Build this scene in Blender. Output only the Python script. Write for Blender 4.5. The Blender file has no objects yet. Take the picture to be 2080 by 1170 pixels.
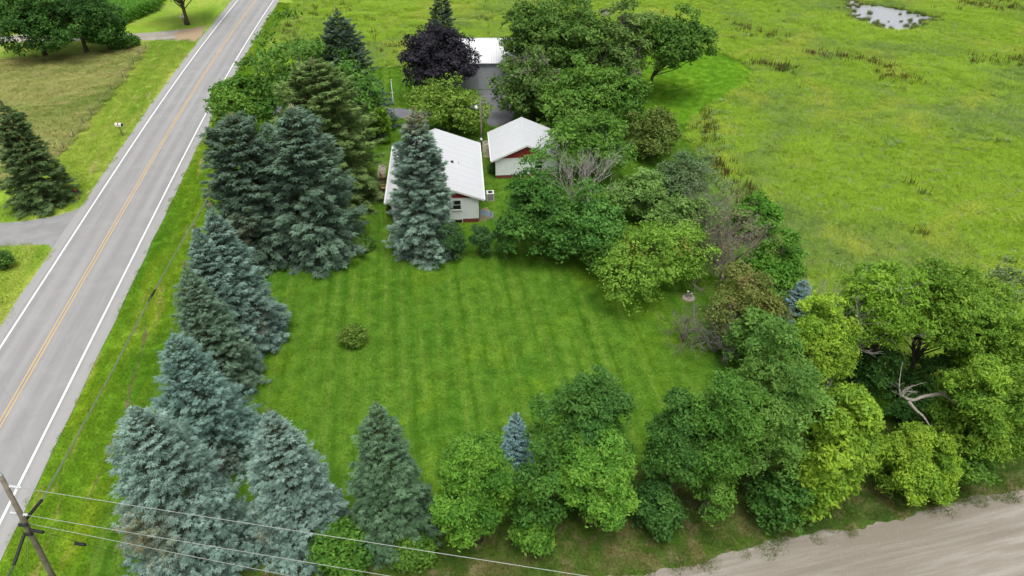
import bpy, math, random
import numpy as np
from mathutils import Vector

# ------------------------------------------------------------------ camera, sky, sun, exposure
S = bpy.context.scene
COL = S.collection
CAM_H, FPX, PITCH = 40.0, 1442.0, math.radians(36.8)
cam = bpy.data.cameras.new('camera'); camo = bpy.data.objects.new('camera', cam); COL.objects.link(camo)
camo.location = (0, 0, CAM_H); camo.rotation_euler = (math.radians(90) - PITCH, 0, 0)
cam.sensor_width = 36; cam.lens = FPX / 2080 * 36; cam.clip_start = 0.5; cam.clip_end = 6000
S.camera = camo

SUN_EL, SUN_AZ = math.radians(72), math.radians(165)      # azimuth clockwise from +Y
w = bpy.data.worlds.new('World'); S.world = w; w.use_nodes = True
nt = w.node_tree
bg = nt.nodes['Background']; bg.inputs[1].default_value = 0.15
sky = nt.nodes.new('ShaderNodeTexSky'); sky.sky_type = 'NISHITA'; sky.sun_disc = False
sky.sun_elevation = SUN_EL; sky.sun_rotation = SUN_AZ
sky.air_density = 1.5; sky.dust_density = 5.0
hs = nt.nodes.new('ShaderNodeHueSaturation'); hs.inputs['Saturation'].default_value = 0.22
nt.links.new(sky.outputs[0], hs.inputs['Color']); nt.links.new(hs.outputs[0], bg.inputs[0])

sun = bpy.data.lights.new('sun', 'SUN'); suno = bpy.data.objects.new('sun', sun); COL.objects.link(suno)
sun.energy = 1.5; sun.angle = math.radians(35); sun.color = (1, .97, .92)
sd = Vector((math.sin(SUN_AZ) * math.cos(SUN_EL), math.cos(SUN_AZ) * math.cos(SUN_EL), math.sin(SUN_EL)))
suno.rotation_euler = (-sd).to_track_quat('-Z', 'Y').to_euler(); suno.location = (0, 0, 80)

S.view_settings.view_transform = 'Standard'; S.view_settings.look = 'None'
S.view_settings.gamma = 1; S.view_settings.exposure = 0.15
S.render.engine = 'CYCLES'
S.cycles.max_bounces = 5; S.cycles.diffuse_bounces = 3; S.cycles.glossy_bounces = 2
S.cycles.transmission_bounces = 3; S.cycles.transparent_max_bounces = 4
S.cycles.use_denoising = True; S.cycles.denoiser = 'OPENIMAGEDENOISE'; S.cycles.denoising_prefilter = 'ACCURATE'

# ------------------------------------------------------------------ helpers
SP, CP = math.sin(PITCH), math.cos(PITCH)
def at(x, y, z=0.0):
    """photo direction -> world point at height z"""
    u, v = x - 1040, y - 585
    t = (CAM_H - z) / (FPX * SP + v * CP)
    return np.array((u * t, (FPX * CP - v * SP) * t, z))
def top_of(tx, ty, by):
    """base (X,Y) and height of an upright thing whose top is seen at (tx,ty) and whose foot lies on row by"""
    Y = at(1040, by)[1]; v = ty - 585
    t = Y / (FPX * CP - v * SP)
    return (tx - 1040) * t, Y, CAM_H - (FPX * SP + v * CP) * t
def mpp(Y, z): return (Y * CP + (CAM_H - z) * SP) / FPX

def setp(o, label=None, cat=None, group=None, kind=None):
    if label: o['label'] = label
    if cat: o['category'] = cat
    if group: o['group'] = group
    if kind: o['kind'] = kind
    return o
def empty(name, loc, rz=0.0):
    o = bpy.data.objects.new(name, None); COL.objects.link(o); o.location = loc; o.rotation_euler = (0, 0, rz)
    o.empty_display_size = .3
    return o
def mesh_np(name, V, F, mat, col=None, parent=None, smooth=False, attrs=None, link=True):
    """V (n,3); F list of int arrays (m,k)"""
    me = bpy.data.meshes.new(name)
    V = np.asarray(V, np.float32)
    if not isinstance(F, list): F = [F]
    F = [np.asarray(f, np.int32) for f in F if len(f)]
    me.vertices.add(len(V)); me.vertices.foreach_set('co', V.ravel())
    tot = np.concatenate([np.full(len(f), f.shape[1], np.int32) for f in F])
    me.loops.add(int(tot.sum())); me.loops.foreach_set('vertex_index', np.concatenate([f.ravel() for f in F]))
    me.polygons.add(len(tot))
    me.polygons.foreach_set('loop_start', np.concatenate([[0], np.cumsum(tot)[:-1]]).astype(np.int32))
    me.polygons.foreach_set('loop_total', tot)
    me.polygons.foreach_set('use_smooth', np.full(len(tot), bool(smooth)))
    if col is not None:
        a = me.attributes.new('col', 'FLOAT_COLOR', 'POINT')
        c = np.ones((len(V), 4), np.float32); c[:, :3] = col; a.data.foreach_set('color', c.ravel())
    for k, v in (attrs or {}).items():
        a = me.attributes.new(k, 'FLOAT', 'POINT'); a.data.foreach_set('value', np.asarray(v, np.float32))
    me.update(calc_edges=True); me.validate()
    if mat: me.materials.append(mat)
    if not link: return me
    o = bpy.data.objects.new(name, me); COL.objects.link(o)
    if parent: o.parent = parent
    return o
class MB:
    """collects boxes, prisms and tubes into one mesh"""
    def __init__(s): s.V = []; s.F = {}; s.n = 0
    def add(s, V, F):
        V = np.asarray(V, float)
        for f in F: s.F.setdefault(len(f), []).append([i + s.n for i in f])
        s.V.append(V); s.n += len(V); return s
    def box(s, x0, x1, y0, y1, z0, z1):
        V = [(x, y, z) for z in (z0, z1) for y in (y0, y1) for x in (x0, x1)]
        return s.add(V, [(0, 2, 3, 1), (4, 5, 7, 6), (0, 1, 5, 4), (2, 6, 7, 3), (0, 4, 6, 2), (1, 3, 7, 5)])
    def prism(s, pts, d):
        """polygon pts (3d) extruded by vector d"""
        n = len(pts); P = np.array(pts, float); Q = P + np.array(d, float)
        F = [tuple(range(n))[::-1], tuple(range(n, 2 * n))] + [(i, (i + 1) % n, n + (i + 1) % n, n + i) for i in range(n)]
        return s.add(np.vstack([P, Q]), F)
    def tube(s, pts, rad, k=8, cap=True):
        pts = np.array(pts, float); n = len(pts); rad = np.broadcast_to(np.asarray(rad, float), (n,))
        V = tube_rings(pts, rad, k)
        F = [(i * k + j, i * k + (j + 1) % k, (i + 1) * k + (j + 1) % k, (i + 1) * k + j) for i in range(n - 1) for j in range(k)]
        if cap: F += [tuple(range(k))[::-1], tuple(range((n - 1) * k, n * k))]
        return s.add(V, F)
    def lathe(s, c, prof, k=12):
        c = np.array(c, float); V = []
        for r, z in prof:
            V += [(c[0] + r * math.cos(2 * math.pi * j / k), c[1] + r * math.sin(2 * math.pi * j / k), c[2] + z) for j in range(k)]
        n = len(prof)
        F = [(i * k + j, i * k + (j + 1) % k, (i + 1) * k + (j + 1) % k, (i + 1) * k + j) for i in range(n - 1) for j in range(k)]
        F += [tuple(range(k))[::-1], tuple(range((n - 1) * k, n * k))]
        return s.add(V, F)
    def build(s, name, mat, parent=None, smooth=False):
        return mesh_np(name, np.vstack(s.V), [np.array(f) for f in s.F.values()], mat, parent=parent, smooth=smooth)
def tube_rings(pts, rad, k):
    d = np.gradient(pts, axis=0); d /= np.linalg.norm(d, axis=1, keepdims=True) + 1e-9
    ref = np.where(np.abs(d[:, 2:3]) < .9, np.array([[0, 0, 1.]]), np.array([[1., 0, 0]]))
    a = np.cross(d, ref); a /= np.linalg.norm(a, axis=1, keepdims=True) + 1e-9
    b = np.cross(d, a)
    th = np.arange(k) * 2 * math.pi / k
    return (pts[:, None] + rad[:, None, None] * (np.cos(th)[None, :, None] * a[:, None] + np.sin(th)[None, :, None] * b[:, None])).reshape(-1, 3)
def unit(a): return a / (np.linalg.norm(a, axis=-1, keepdims=True) + 1e-9)
def in_poly(P, poly):
    x, y = P[:, 0], P[:, 1]; ins = np.zeros(len(P), bool); n = len(poly)
    for i in range(n):
        x1, y1 = poly[i][:2]; x2, y2 = poly[(i + 1) % n][:2]
        c = ((y1 > y) != (y2 > y)) & (x < (x2 - x1) * (y - y1) / (y2 - y1 + 1e-12) + x1)
        ins ^= c
    return ins
def px(pts): return [tuple(at(x, y)[:2]) for x, y in pts]
def spline(pts, n):
    """smooth polyline through 2d/3d points"""
    P = np.array(pts, float); d = np.concatenate([[0], np.cumsum(np.linalg.norm(np.diff(P, axis=0), axis=1))])
    t = np.linspace(0, d[-1], n); Q = np.stack([np.interp(t, d, P[:, i]) for i in range(P.shape[1])], 1)
    k = max(3, n // 14) | 1; pad = k // 2
    for _ in range(2):
        E = np.vstack([2 * Q[:1] - Q[1:pad + 1][::-1], Q, 2 * Q[-1:] - Q[-pad - 1:-1][::-1]])
        Q = np.stack([np.convolve(E[:, i], np.ones(k) / k, 'valid') for i in range(Q.shape[1])], 1)
    return Q

# value noise in python, for scattering plants
class VN:
    def __init__(s, seed): s.g = np.random.default_rng(seed).random((256, 256))
    def __call__(s, x, y, sc):
        x = x / sc + 1000; y = y / sc + 1000
        i, j = np.floor(x).astype(int), np.floor(y).astype(int); f, g = x - i, y - j
        f = f * f * (3 - 2 * f); g = g * g * (3 - 2 * g)
        G = lambda a, b: s.g[a % 256, b % 256]
        return (G(i, j) * (1 - f) + G(i + 1, j) * f) * (1 - g) + (G(i, j + 1) * (1 - f) + G(i + 1, j + 1) * f) * g

# ------------------------------------------------------------------ materials
class NM:
    def __init__(s, name):
        s.m = bpy.data.materials.new(name); s.m.use_nodes = True; s.t = s.m.node_tree
        s.b = s.t.nodes['Principled BSDF']; s.out = s.t.nodes['Material Output']
        s.b.inputs['Specular IOR Level'].default_value = .3
    def n(s, t, **k):
        o = s.t.nodes.new(t)
        for a, v in k.items(): setattr(o, a, v)
        return o
    def l(s, a, b): s.t.links.new(a, b)
    def inp(s, sock, v):
        if isinstance(v, (int, float)): sock.default_value = v
        elif isinstance(v, tuple): sock.default_value = v if len(v) != 3 or sock.type == 'VECTOR' else v + (1,)
        else: s.l(v, sock)
    def pos(s):
        if not hasattr(s, '_p'): s._p = s.n('ShaderNodeNewGeometry').outputs['Position']
        return s._p
    def objpos(s): return s.n('ShaderNodeTexCoord').outputs['Object']
    def map(s, vec, scale=(1, 1, 1), rot=(0, 0, 0)):
        o = s.n('ShaderNodeMapping'); s.l(vec, o.inputs[0]); o.inputs['Scale'].default_value = scale; o.inputs['Rotation'].default_value = rot
        return o.outputs[0]
    def noise(s, vec, scale, detail=3, rough=.55, dist=0):
        o = s.n('ShaderNodeTexNoise'); s.l(vec, o.inputs['Vector']); o.inputs['Scale'].default_value = scale
        o.inputs['Detail'].default_value = detail; o.inputs['Roughness'].default_value = rough; o.inputs['Distortion'].default_value = dist
        return o.outputs[0]
    def ramp(s, f, a, b, va=0., vb=1.):
        o = s.n('ShaderNodeMapRange'); s.inp(o.inputs[0], f)
        for i, v in zip((1, 2, 3, 4), (a, b, va, vb)): o.inputs[i].default_value = v
        o.interpolation_type = 'SMOOTHSTEP'
        return o.outputs[0]
    def mix(s, f, a, b, blend='MIX'):
        o = s.n('ShaderNodeMix', data_type='RGBA', blend_type=blend)
        s.inp(o.inputs[0], f); s.inp(o.inputs[6], a); s.inp(o.inputs[7], b)
        return o.outputs[2]
    def math(s, op, a, b=0.):
        o = s.n('ShaderNodeMath', operation=op); s.inp(o.inputs[0], a); s.inp(o.inputs[1], b); return o.outputs[0]
    def attr(s, name, out='Fac'):
        o = s.n('ShaderNodeAttribute', attribute_name=name); return o.outputs[out]
    def color(s, c): s.inp(s.b.inputs['Base Color'], c)
    def bump(s, h, strength=.4, dist=.05):
        o = s.n('ShaderNodeBump'); o.inputs['Strength'].default_value = strength; o.inputs['Distance'].default_value = dist
        s.l(h, o.inputs['Height']); s.l(o.outputs[0], s.b.inputs['Normal'])
    def rough(s, r): s.b.inputs['Roughness'].default_value = r; return s
MATS = {}
def plain(name, c, rough=.7, var=.12, scale=3., metal=0., bump=0.):
    """plain paint, wood, metal with slight weathering"""
    if name in MATS: return MATS[name]
    m = NM(name).rough(rough); p = m.pos()
    f = m.ramp(m.noise(p, scale, 5, .6), .3, .7)
    f2 = m.ramp(m.noise(m.map(p, (6, 6, .8)), scale, 3), .35, .75)
    d = tuple(x * (1 - 2 * var) for x in c)
    cc = m.mix(f, d, c); cc = m.mix(m.math('MULTIPLY', f2, var), cc, tuple(x * .55 for x in c))
    m.color(cc); m.b.inputs['Metallic'].default_value = metal
    if bump: m.bump(m.noise(p, scale * 12, 3), bump, .01)
    MATS[name] = m.m
    return m.m

def foliage(name, trans=.3, rough=.55, gain=(1, 1, 1)):
    m = NM(name)
    tint = m.n('ShaderNodeObjectInfo').outputs['Color']
    c = m.mix(1.0, m.mix(1.0, m.attr('col', 'Color'), tint, 'MULTIPLY'), gain, 'MULTIPLY')
    m.color(c); m.b.inputs['Roughness'].default_value = rough; m.b.inputs['Specular IOR Level'].default_value = .14
    tr = m.n('ShaderNodeBsdfTranslucent'); m.l(m.mix(1.0, c, (1.15, 1.2, .5), 'MULTIPLY'), tr.inputs[0])
    mx = m.n('ShaderNodeMixShader'); mx.inputs[0].default_value = trans
    m.l(m.b.outputs[0], mx.inputs[1]); m.l(tr.outputs[0], mx.inputs[2]); m.l(mx.outputs[0], m.out.inputs[0])
    return m.m
LEAF = foliage('leaf', .24, .55, (1.2, 1.48, 1.2)); NEEDLE = foliage('needle', .1, .7, (1.32, 1.42, 1.3))

def bark(name, c):
    m = NM(name).rough(.9); p = m.objpos()
    n = m.noise(m.map(p, (9, 9, 1.6)), 2.0, 5, .65)
    m.color(m.mix(m.ramp(n, .35, .65), tuple(x * .45 for x in c), c)); m.bump(n, .6, .04)
    return m.m
BARK = bark('bark', (.13, .105, .08)); BARK_GREY = bark('bark_grey', (.24, .215, .19)); BARK_DEAD = bark('bark_dead', (.46, .43, .39))
BARK_RED = bark('bark_red', (.17, .11, .09))

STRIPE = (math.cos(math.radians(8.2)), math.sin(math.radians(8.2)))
def turf(name, ca, cb, cc, cd, big=14., mid=2.2, stripes=0., dry=None, dryamt=.0, blade=False, streak=None):
    """grass colours by world position: ca main, cb lighter, cc deep, cd yellow"""
    m = NM(name).rough(.85); p = m.pos(); m.b.inputs['Specular IOR Level'].default_value = .08
    p2 = m.map(p, (1, 1, 0)) if streak is None else m.map(m.map(p, (1, 1, 0), (0, 0, streak)), (1, .22, 0))
    n1 = m.noise(p2, 1 / big, 4, .6, .6); n2 = m.noise(p2, 1 / mid, 4, .62, .4)
    n3 = m.noise(m.map(p, (1, 1, .3)), 5.5, 3, .6); n4 = m.noise(m.map(p2, (1, 1, 1), (0, 0, 2)), 1.7 / big, 3, .6, .8)
    c = m.mix(m.ramp(n2, .32, .7), ca, cb)
    c = m.mix(m.ramp(n1, .46, .66, 0, .8), c, cc)
    c = m.mix(m.ramp(n4, .5, .7, 0, .85), c, cd)
    if dry: c = m.mix(m.math('MULTIPLY', m.ramp(m.noise(p2, 1.0, 4, .65, .5), .52, .72), m.ramp(m.noise(p2, .17, 3), .5 - dryamt * .3, .62 - dryamt * .3)), c, dry)
    if stripes:  # mowing stripes: sheen of leaning blades painted as light and dark bands
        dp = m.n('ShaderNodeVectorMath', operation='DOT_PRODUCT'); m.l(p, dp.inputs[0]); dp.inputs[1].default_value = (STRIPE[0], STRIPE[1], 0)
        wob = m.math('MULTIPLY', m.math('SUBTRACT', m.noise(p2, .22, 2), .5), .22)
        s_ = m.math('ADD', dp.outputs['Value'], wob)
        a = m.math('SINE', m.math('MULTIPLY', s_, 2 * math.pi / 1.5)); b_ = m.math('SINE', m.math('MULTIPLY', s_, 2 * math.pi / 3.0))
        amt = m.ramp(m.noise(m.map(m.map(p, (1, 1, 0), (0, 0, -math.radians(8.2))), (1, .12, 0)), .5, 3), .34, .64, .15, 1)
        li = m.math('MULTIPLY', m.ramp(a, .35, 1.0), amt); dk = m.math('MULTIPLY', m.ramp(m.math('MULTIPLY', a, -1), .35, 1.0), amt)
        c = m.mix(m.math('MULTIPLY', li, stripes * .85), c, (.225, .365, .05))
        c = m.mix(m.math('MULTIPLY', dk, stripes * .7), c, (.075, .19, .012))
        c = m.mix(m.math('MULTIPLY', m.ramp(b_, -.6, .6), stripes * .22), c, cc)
    c = m.mix(m.ramp(n3, .42, .68, .0, .55), c, tuple(x * .5 for x in cc)); n5 = m.noise(m.map(p, (1, 1, .3), (0, 0, 1)), 3.4, 4, .7)
    c = m.mix(m.ramp(n5, .54, .68, .0, .5), c, tuple(x * 1.35 for x in cb))
    if blade:
        hue = m.n('ShaderNodeObjectInfo').outputs['Random']
        c = m.mix(m.math('MULTIPLY', hue, .25), c, cb)
        m.color(c)
        vm = m.n('ShaderNodeMix', data_type='VECTOR'); vm.inputs[0].default_value = .85; m.l(m.n('ShaderNodeNewGeometry').outputs['Normal'], vm.inputs[4]); vm.inputs[5].default_value = (0, 0, 1)
        nz = m.n('ShaderNodeVectorMath', operation='NORMALIZE'); m.l(vm.outputs[1], nz.inputs[0]); m.l(nz.outputs[0], m.b.inputs['Normal'])
        tr = m.n('ShaderNodeBsdfTranslucent'); m.l(c, tr.inputs[0]); mx = m.n('ShaderNodeMixShader'); mx.inputs[0].default_value = .3
        m.l(m.b.outputs[0], mx.inputs[1]); m.l(tr.outputs[0], mx.inputs[2]); m.l(mx.outputs[0], m.out.inputs[0])
    else:
        m.color(m.mix(1.0, c, (.72, .72, .72), 'MULTIPLY')); m.bump(m.noise(p, 9, 4, .7), .7, .08)
    return m.m
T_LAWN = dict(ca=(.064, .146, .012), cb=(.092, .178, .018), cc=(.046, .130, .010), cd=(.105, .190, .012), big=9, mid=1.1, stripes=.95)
T_VERGE = dict(ca=(.095, .205, .012), cb=(.15, .25, .02), cc=(.060, .165, .012), cd=(.20, .275, .02), big=7, mid=1.5, dry=(.30, .25, .10), dryamt=.15, streak=math.radians(-8))
T_MEAD = dict(ca=(.162, .260, .014), cb=(.20, .31, .022), cc=(.112, .168, .045), cd=(.265, .305, .035), big=20, mid=1.8, dry=(.22, .23, .10), dryamt=.45)
T_PAST = dict(ca=(.22, .26, .07), cb=(.33, .32, .12), cc=(.12, .20, .03), cd=(.34, .31, .12), big=10, mid=1.4, dry=(.42, .34, .17), dryamt=.9, streak=math.radians(75))
T_STRIP = dict(ca=(.17, .26, .025), cb=(.25, .31, .05), cc=(.12, .23, .02), cd=(.28, .31, .06), big=9, mid=1.8, dry=(.33, .29, .12), dryamt=.3, streak=math.radians(-8))
T_FARL = dict(ca=(.085, .20, .010), cb=(.115, .235, .014), cc=(.07, .175, .010), cd=(.14, .245, .014), big=8, mid=1.2)
T_SHADE = dict(ca=(.060, .135, .014), cb=(.13, .15, .04), cc=(.045, .10, .015), cd=(.17, .15, .06), big=5, mid=1.0, dry=(.22, .18, .10), dryamt=.35)  # shade of the overhanging trees is put into this darker grass colour

def brighten(T, k, b=1.):
    for n in ('ca', 'cb', 'cc', 'cd', 'dry'):
        if T.get(n): T[n] = (T[n][0] * k, T[n][1] * k, T[n][2] * k * b)
brighten(T_LAWN, 2.0, .95); brighten(T_MEAD, 2.0, 1.25); brighten(T_PAST, 1.75); brighten(T_VERGE, 1.8, .8); brighten(T_STRIP, 1.95); brighten(T_SHADE, 1.5); brighten(T_FARL, 2.1)

# ------------------------------------------------------------------ the setting
def sheet(name, poly, z, mat, n=None):
    """flat polygon sheet"""
    me = bpy.data.meshes.new(name); me.from_pydata([(x, y, z) for x, y in poly], [], [tuple(range(len(poly)))]); me.update()
    me.materials.append(mat); o = bpy.data.objects.new(name, me); COL.objects.link(o)
    setp(o, kind='structure'); return o
def rough_edge(poly, step=.8, amp=.18, seed=1):
    r = np.random.default_rng(seed); out = []
    for i in range(len(poly)):
        a, b = np.array(poly[i]), np.array(poly[(i + 1) % len(poly)]); L = np.linalg.norm(b - a); n = max(1, int(L / step))
        if n > 150: n = 1
        d = (b - a) / (L + 1e-9); nrm = np.array((-d[1], d[0]))
        for k in range(n):
            out.append(tuple(a + (b - a) * k / n + nrm * (r.normal() * amp if k else 0)))
    return out

sheet('ground', [(-2500, -1500), (2500, -1500), (2500, 4000), (-2500, 4000)], 0, turf('meadow_soil', **T_MEAD))

# paved road along a slightly bending centre line
RC = spline([(-26.5, -45), (-33, 0), (-38.3, 36.4), (-43.3, 70.7), (-48.4, 106.8), (-52.8, 152.2), (-56, 200), (-62, 330), (-70, 560)], 240)
RD = unit(np.gradient(RC, axis=0)); RN = np.stack([RD[:, 1], -RD[:, 0]], 1)     # RN points right
RL = np.concatenate([[0], np.cumsum(np.linalg.norm(np.diff(RC, axis=0), axis=1))])
def road_off(P):
    """signed distance right of the road centre"""
    X = np.interp(P[:, 1], RC[:, 1], RC[:, 0]); return (P[:, 0] - X) * .99
def ribbon(name, offs, z, mat, parent=None, i0=0, i1=None, jitter=0, seed=0):
    r = np.random.default_rng(seed); sl = slice(i0, i1); C, N, L = RC[sl], RN[sl], RL[sl]; k = len(offs)
    V = []; ac = []; al = []
    for j, o in enumerate(offs):
        oo = o + (r.normal(size=len(C)) * jitter if j in (0, k - 1) else 0)
        q = C + N * (np.ones(len(C)) * oo)[:, None]; V.append(np.column_stack([q, np.full(len(C), z)])); ac.append(np.full(len(C), o)); al.append(L)
    n = len(C); V = np.vstack(V)
    F = [(j * n + i, (j + 1) * n + i, (j + 1) * n + i + 1, j * n + i + 1) for j in range(k - 1) for i in range(n - 1)]
    return mesh_np(name, V, np.array(F), mat, attrs=dict(ac=np.concatenate(ac), al=np.concatenate(al)), parent=parent)
m = NM('asphalt').rough(.85); p = m.pos(); ac = m.attr('ac'); aa = m.math('ABSOLUTE', ac)
vec = m.n('ShaderNodeCombineXYZ'); m.l(ac, vec.inputs[0]); m.l(m.math('MULTIPLY', m.attr('al'), .035), vec.inputs[1])
st = m.noise(vec.outputs[0], 1.3, 4, .6); fine = m.noise(p, 14, 3, .7); blot = m.noise(p, .35, 4, .6)
tr = m.math('SINE', m.math('MULTIPLY', m.math('SUBTRACT', aa, .35), 2 * math.pi / 1.75))
c = m.mix(m.ramp(tr, -1, 1), (.285, .284, .283), (.335, .334, .332))
c = m.mix(m.ramp(st, .35, .68, 0, .6), c, (.24, .239, .239)); c = m.mix(m.ramp(fine, .3, .8, 0, .3), c, (.22, .22, .22))
c = m.mix(m.ramp(blot, .45, .7, 0, .35), c, (.36, .357, .352)); c = m.mix(m.ramp(aa, 3.85, 4.2, 0, .5), c, (.36, .352, .34))
ln = m.n('ShaderNodeTexVoronoi', feature='DISTANCE_TO_EDGE'); m.l(m.map(p, (1, 1, 0)), ln.inputs['Vector']); ln.inputs['Scale'].default_value = .11
c = m.mix(m.math('MULTIPLY', m.ramp(ln.outputs[0], .0, .006, 1, 0), .14), c, (.14, .14, .14))
m.color(c); m.bump(fine, .3, .02); ASPH = m.m
road = ribbon('paved_road', [-4.85, -4.2, -3.7, -2.6, -1.7, -.9, -.3, .3, .9, 1.7, 2.6, 3.7, 4.2, 4.85], .045, ASPH, jitter=.05, seed=3)
setp(road, kind='structure')
def paint(name, c):
    m = NM(name).rough(.6); p = m.pos(); f = m.noise(p, 5, 5, .7); g = m.noise(p, .5, 3)
    m.color(m.mix(m.math('MULTIPLY', m.ramp(f, .5, .75), m.ramp(g, .3, .7, .2, .8)), c, (.38, .375, .37))); return m.m
PW, PY = paint('white_paint', (.80, .80, .78)), paint('yellow_paint', (.62, .42, .17))
for o in (-3.65, 3.65): ribbon('edge_line', [o - .085, o + .085], .049, PW, road, jitter=.006, seed=5)
for o in (-.14, .14): ribbon('centre_line', [o - .05, o + .05], .049, PY, road, jitter=.006, seed=6)

# gravel road in front
GA, GB = np.array((6.9, 24.1)), np.array((34.9, 30.5)); gd = unit(GB - GA); gn = np.array((gd[1], -gd[0]))
GANG = math.atan2(gd[1], gd[0])
m = NM('gravel').rough(.95); p = m.pos(); ps = m.map(m.map(p, (1, 1, 0), (0, 0, -GANG)), (.07, 1, 1))
s1 = m.noise(ps, .7, 5, .65, .3); s2 = m.noise(ps, 2.2, 4, .65); f = m.noise(p, 9, 4, .75); f2 = m.noise(p, 28, 2, .7)
c = m.mix(m.ramp(s1, .38, .62), (.225, .195, .15), (.37, .345, .30)); c = m.mix(m.ramp(s2, .42, .66, 0, .65), c, (.225, .185, .14))
c = m.mix(m.ramp(f, .35, .75, 0, .4), c, (.30, .285, .26)); vs = m.n('ShaderNodeTexVoronoi'); m.l(p, vs.inputs['Vector']); vs.inputs['Scale'].default_value = 6.
c = m.mix(m.ramp(vs.outputs['Distance'], .05, .22, .5, 0), c, (.46, .44, .41)); c = m.mix(m.ramp(f2, .45, .75, 0, .45), c, (.17, .155, .135))
m.color(c); m.bump(f, .5, .03); GRAV = m.m
def gpt(s, o): q = GA + gd * s + gn * o; return (q[0], q[1])
r_ = np.random.default_rng(8)
edge = [gpt(s, -.05 + r_.normal() * .06 + .22 * math.sin(s * .45) + .12 * math.sin(s * 1.7)) for s in np.arange(-38, 90, .35)]
edge2 = [gpt(s, 8.6 + r_.normal() * .2) for s in np.arange(90, -39, -1.5)]
sheet('gravel_road', edge + edge2, .012, GRAV)

# zones ----------------------------------------------------------------
def road_pts(off, y0, y1, n=40):
    Y = np.linspace(y0, y1, n); return [(np.interp(y, RC[:, 1], RC[:, 0]) + off, y) for y in Y]
far_edge = px([(1400, 250), (1432, 222), (1470, 204), (1520, 172), (1533, 150), (1518, 135), (1495, 121), (1470, 110), (1445, 104), (1380, 100), (1250, 108), (1100, 112)])
LAWN = [(-26.5, 24)] + [gpt(s, -3.4) for s in np.arange(-32, 30, 3)] + px([(1900, 900), (1650, 640), (1560, 540), (1500, 440), (1440, 340), (1400, 280)]) + far_edge + px([(1000, 140), (900, 136), (765, 137), (640, 150), (520, 160)]) + [(-36.5, 100), (-32, 60)]
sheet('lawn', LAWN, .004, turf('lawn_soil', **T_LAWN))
FARL = far_edge[:-2] + px([(1290, 112), (1270, 180), (1290, 255)])
sheet('far_lawn', FARL, .0065, turf('far_lawn_soil', **T_FARL))
VERGE = road_pts(4.6, 12, 150) + road_pts(8.5, 150, 104, 10) + [(-37, 100), (-31.6, 60), (-26.2, 24), (-24, 15.5)]
sheet('road_verge', rough_edge(VERGE, 1.2, .1), .008, turf('verge_soil', **T_VERGE))
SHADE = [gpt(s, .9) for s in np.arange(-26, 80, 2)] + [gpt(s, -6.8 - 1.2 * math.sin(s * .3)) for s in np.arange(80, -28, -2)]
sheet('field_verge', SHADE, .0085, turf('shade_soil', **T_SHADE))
fence_px = [(297, 99), (285, 116), (272, 134), (250, 160), (228, 187), (205, 215), (188, 236), (172, 256), (152, 281), (132, 304), (110, 328)]
fl = px(fence_px)
STRIP = road_pts(-4.6, 30, 122, 50) + px([(395, 80), (310, 82)]) + fl + px([(60, 375), (-200, 560)]) + [(-75, 40), (-72, 30)]
sheet('mown_strip', rough_edge(STRIP, 1.2, .08), .006, turf('strip_soil', **T_STRIP))
PAST = [fl[i] for i in range(len(fl))] + px([(90, 345), (-60, 420), (-500, 400), (-500, 130), (0, 122), (180, 112), (250, 98)])
sheet('pasture', PAST, .009, turf('pasture_soil', **T_PAST))
sheet('far_verge', px([(415, 50), (405, 56), (330, 66), (200, 70), (60, 72), (-200, 75), (-200, 105), (60, 104), (180, 96), (300, 84), (395, 84), (600, -200), (330, -200)]), .0035, turf('far_verge_soil', **T_STRIP))
# driveways
m = NM('driveway_gravel').rough(.95); p = m.pos(); f = m.noise(p, 8, 4, .7)
c = m.mix(m.ramp(m.noise(p, .5, 3), .35, .65), (.40, .37, .33), (.33, .30, .26)); c = m.mix(m.ramp(f, .4, .75, 0, .5), c, (.25, .23, .2)); m.color(c); m.bump(f, .4, .03); DGRAV = m.m
m = NM('driveway_dirt').rough(.95); p = m.pos(); f = m.noise(p, 6, 4, .7)
m.color(m.mix(m.ramp(f, .35, .7), (.40, .29, .18), (.33, .25, .17))); m.bump(f, .4, .03); DDIRT = m.m
m = NM('driveway_asphalt').rough(.85); p = m.pos(); f = m.noise(p, 12, 3, .7)
c = m.mix(m.ramp(m.noise(p, .6, 4), .35, .65), (.30, .30, .295), (.25, .25, .25)); c = m.mix(m.ramp(f, .4, .8, 0, .4), c, (.18, .18, .18)); m.color(c); m.bump(f, .3, .02); DASPH = m.m
m = NM('yard_asphalt').rough(.8); p = m.pos(); f = m.noise(p, 12, 3, .7)
c = m.mix(m.ramp(m.noise(p, .5, 4), .35, .65), (.21, .213, .23), (.16, .163, .18)); c = m.mix(m.ramp(f, .4, .8, 0, .4), c, (.12, .12, .13)); m.color(c); YASPH = m.m
sheet('gravel_driveway', rough_edge(px([(415, 55), (408, 74), (385, 83), (330, 82), (270, 82), (200, 82), (100, 84), (-80, 88), (-80, 74), (100, 71), (200, 70), (300, 67), (350, 62)]), .9, .1, 2), .014, DGRAV)
sheet('driveway_apron', rough_edge(px([(418, 52), (409, 75), (392, 86), (360, 81), (352, 70), (368, 62), (395, 57)]), .9, .12, 3), .018, DDIRT)
sheet('paved_driveway', rough_edge(px([(185, 410), (150, 428), (110, 440), (40, 450), (-160, 468), (-160, 515), (0, 501), (60, 497), (100, 498), (106, 508), (98, 528)]), 1.0, .06, 4), .0165, DASPH)
sheet('yard_driveway', px([(640, 214), (780, 219), (870, 222), (930, 212), (960, 192), (968, 183), (1024, 181), (1046, 230), (1038, 252), (1000, 258), (975, 240), (940, 246), (870, 240), (790, 240), (640, 238), (540, 236), (540, 214)]), .012, YASPH)
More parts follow.
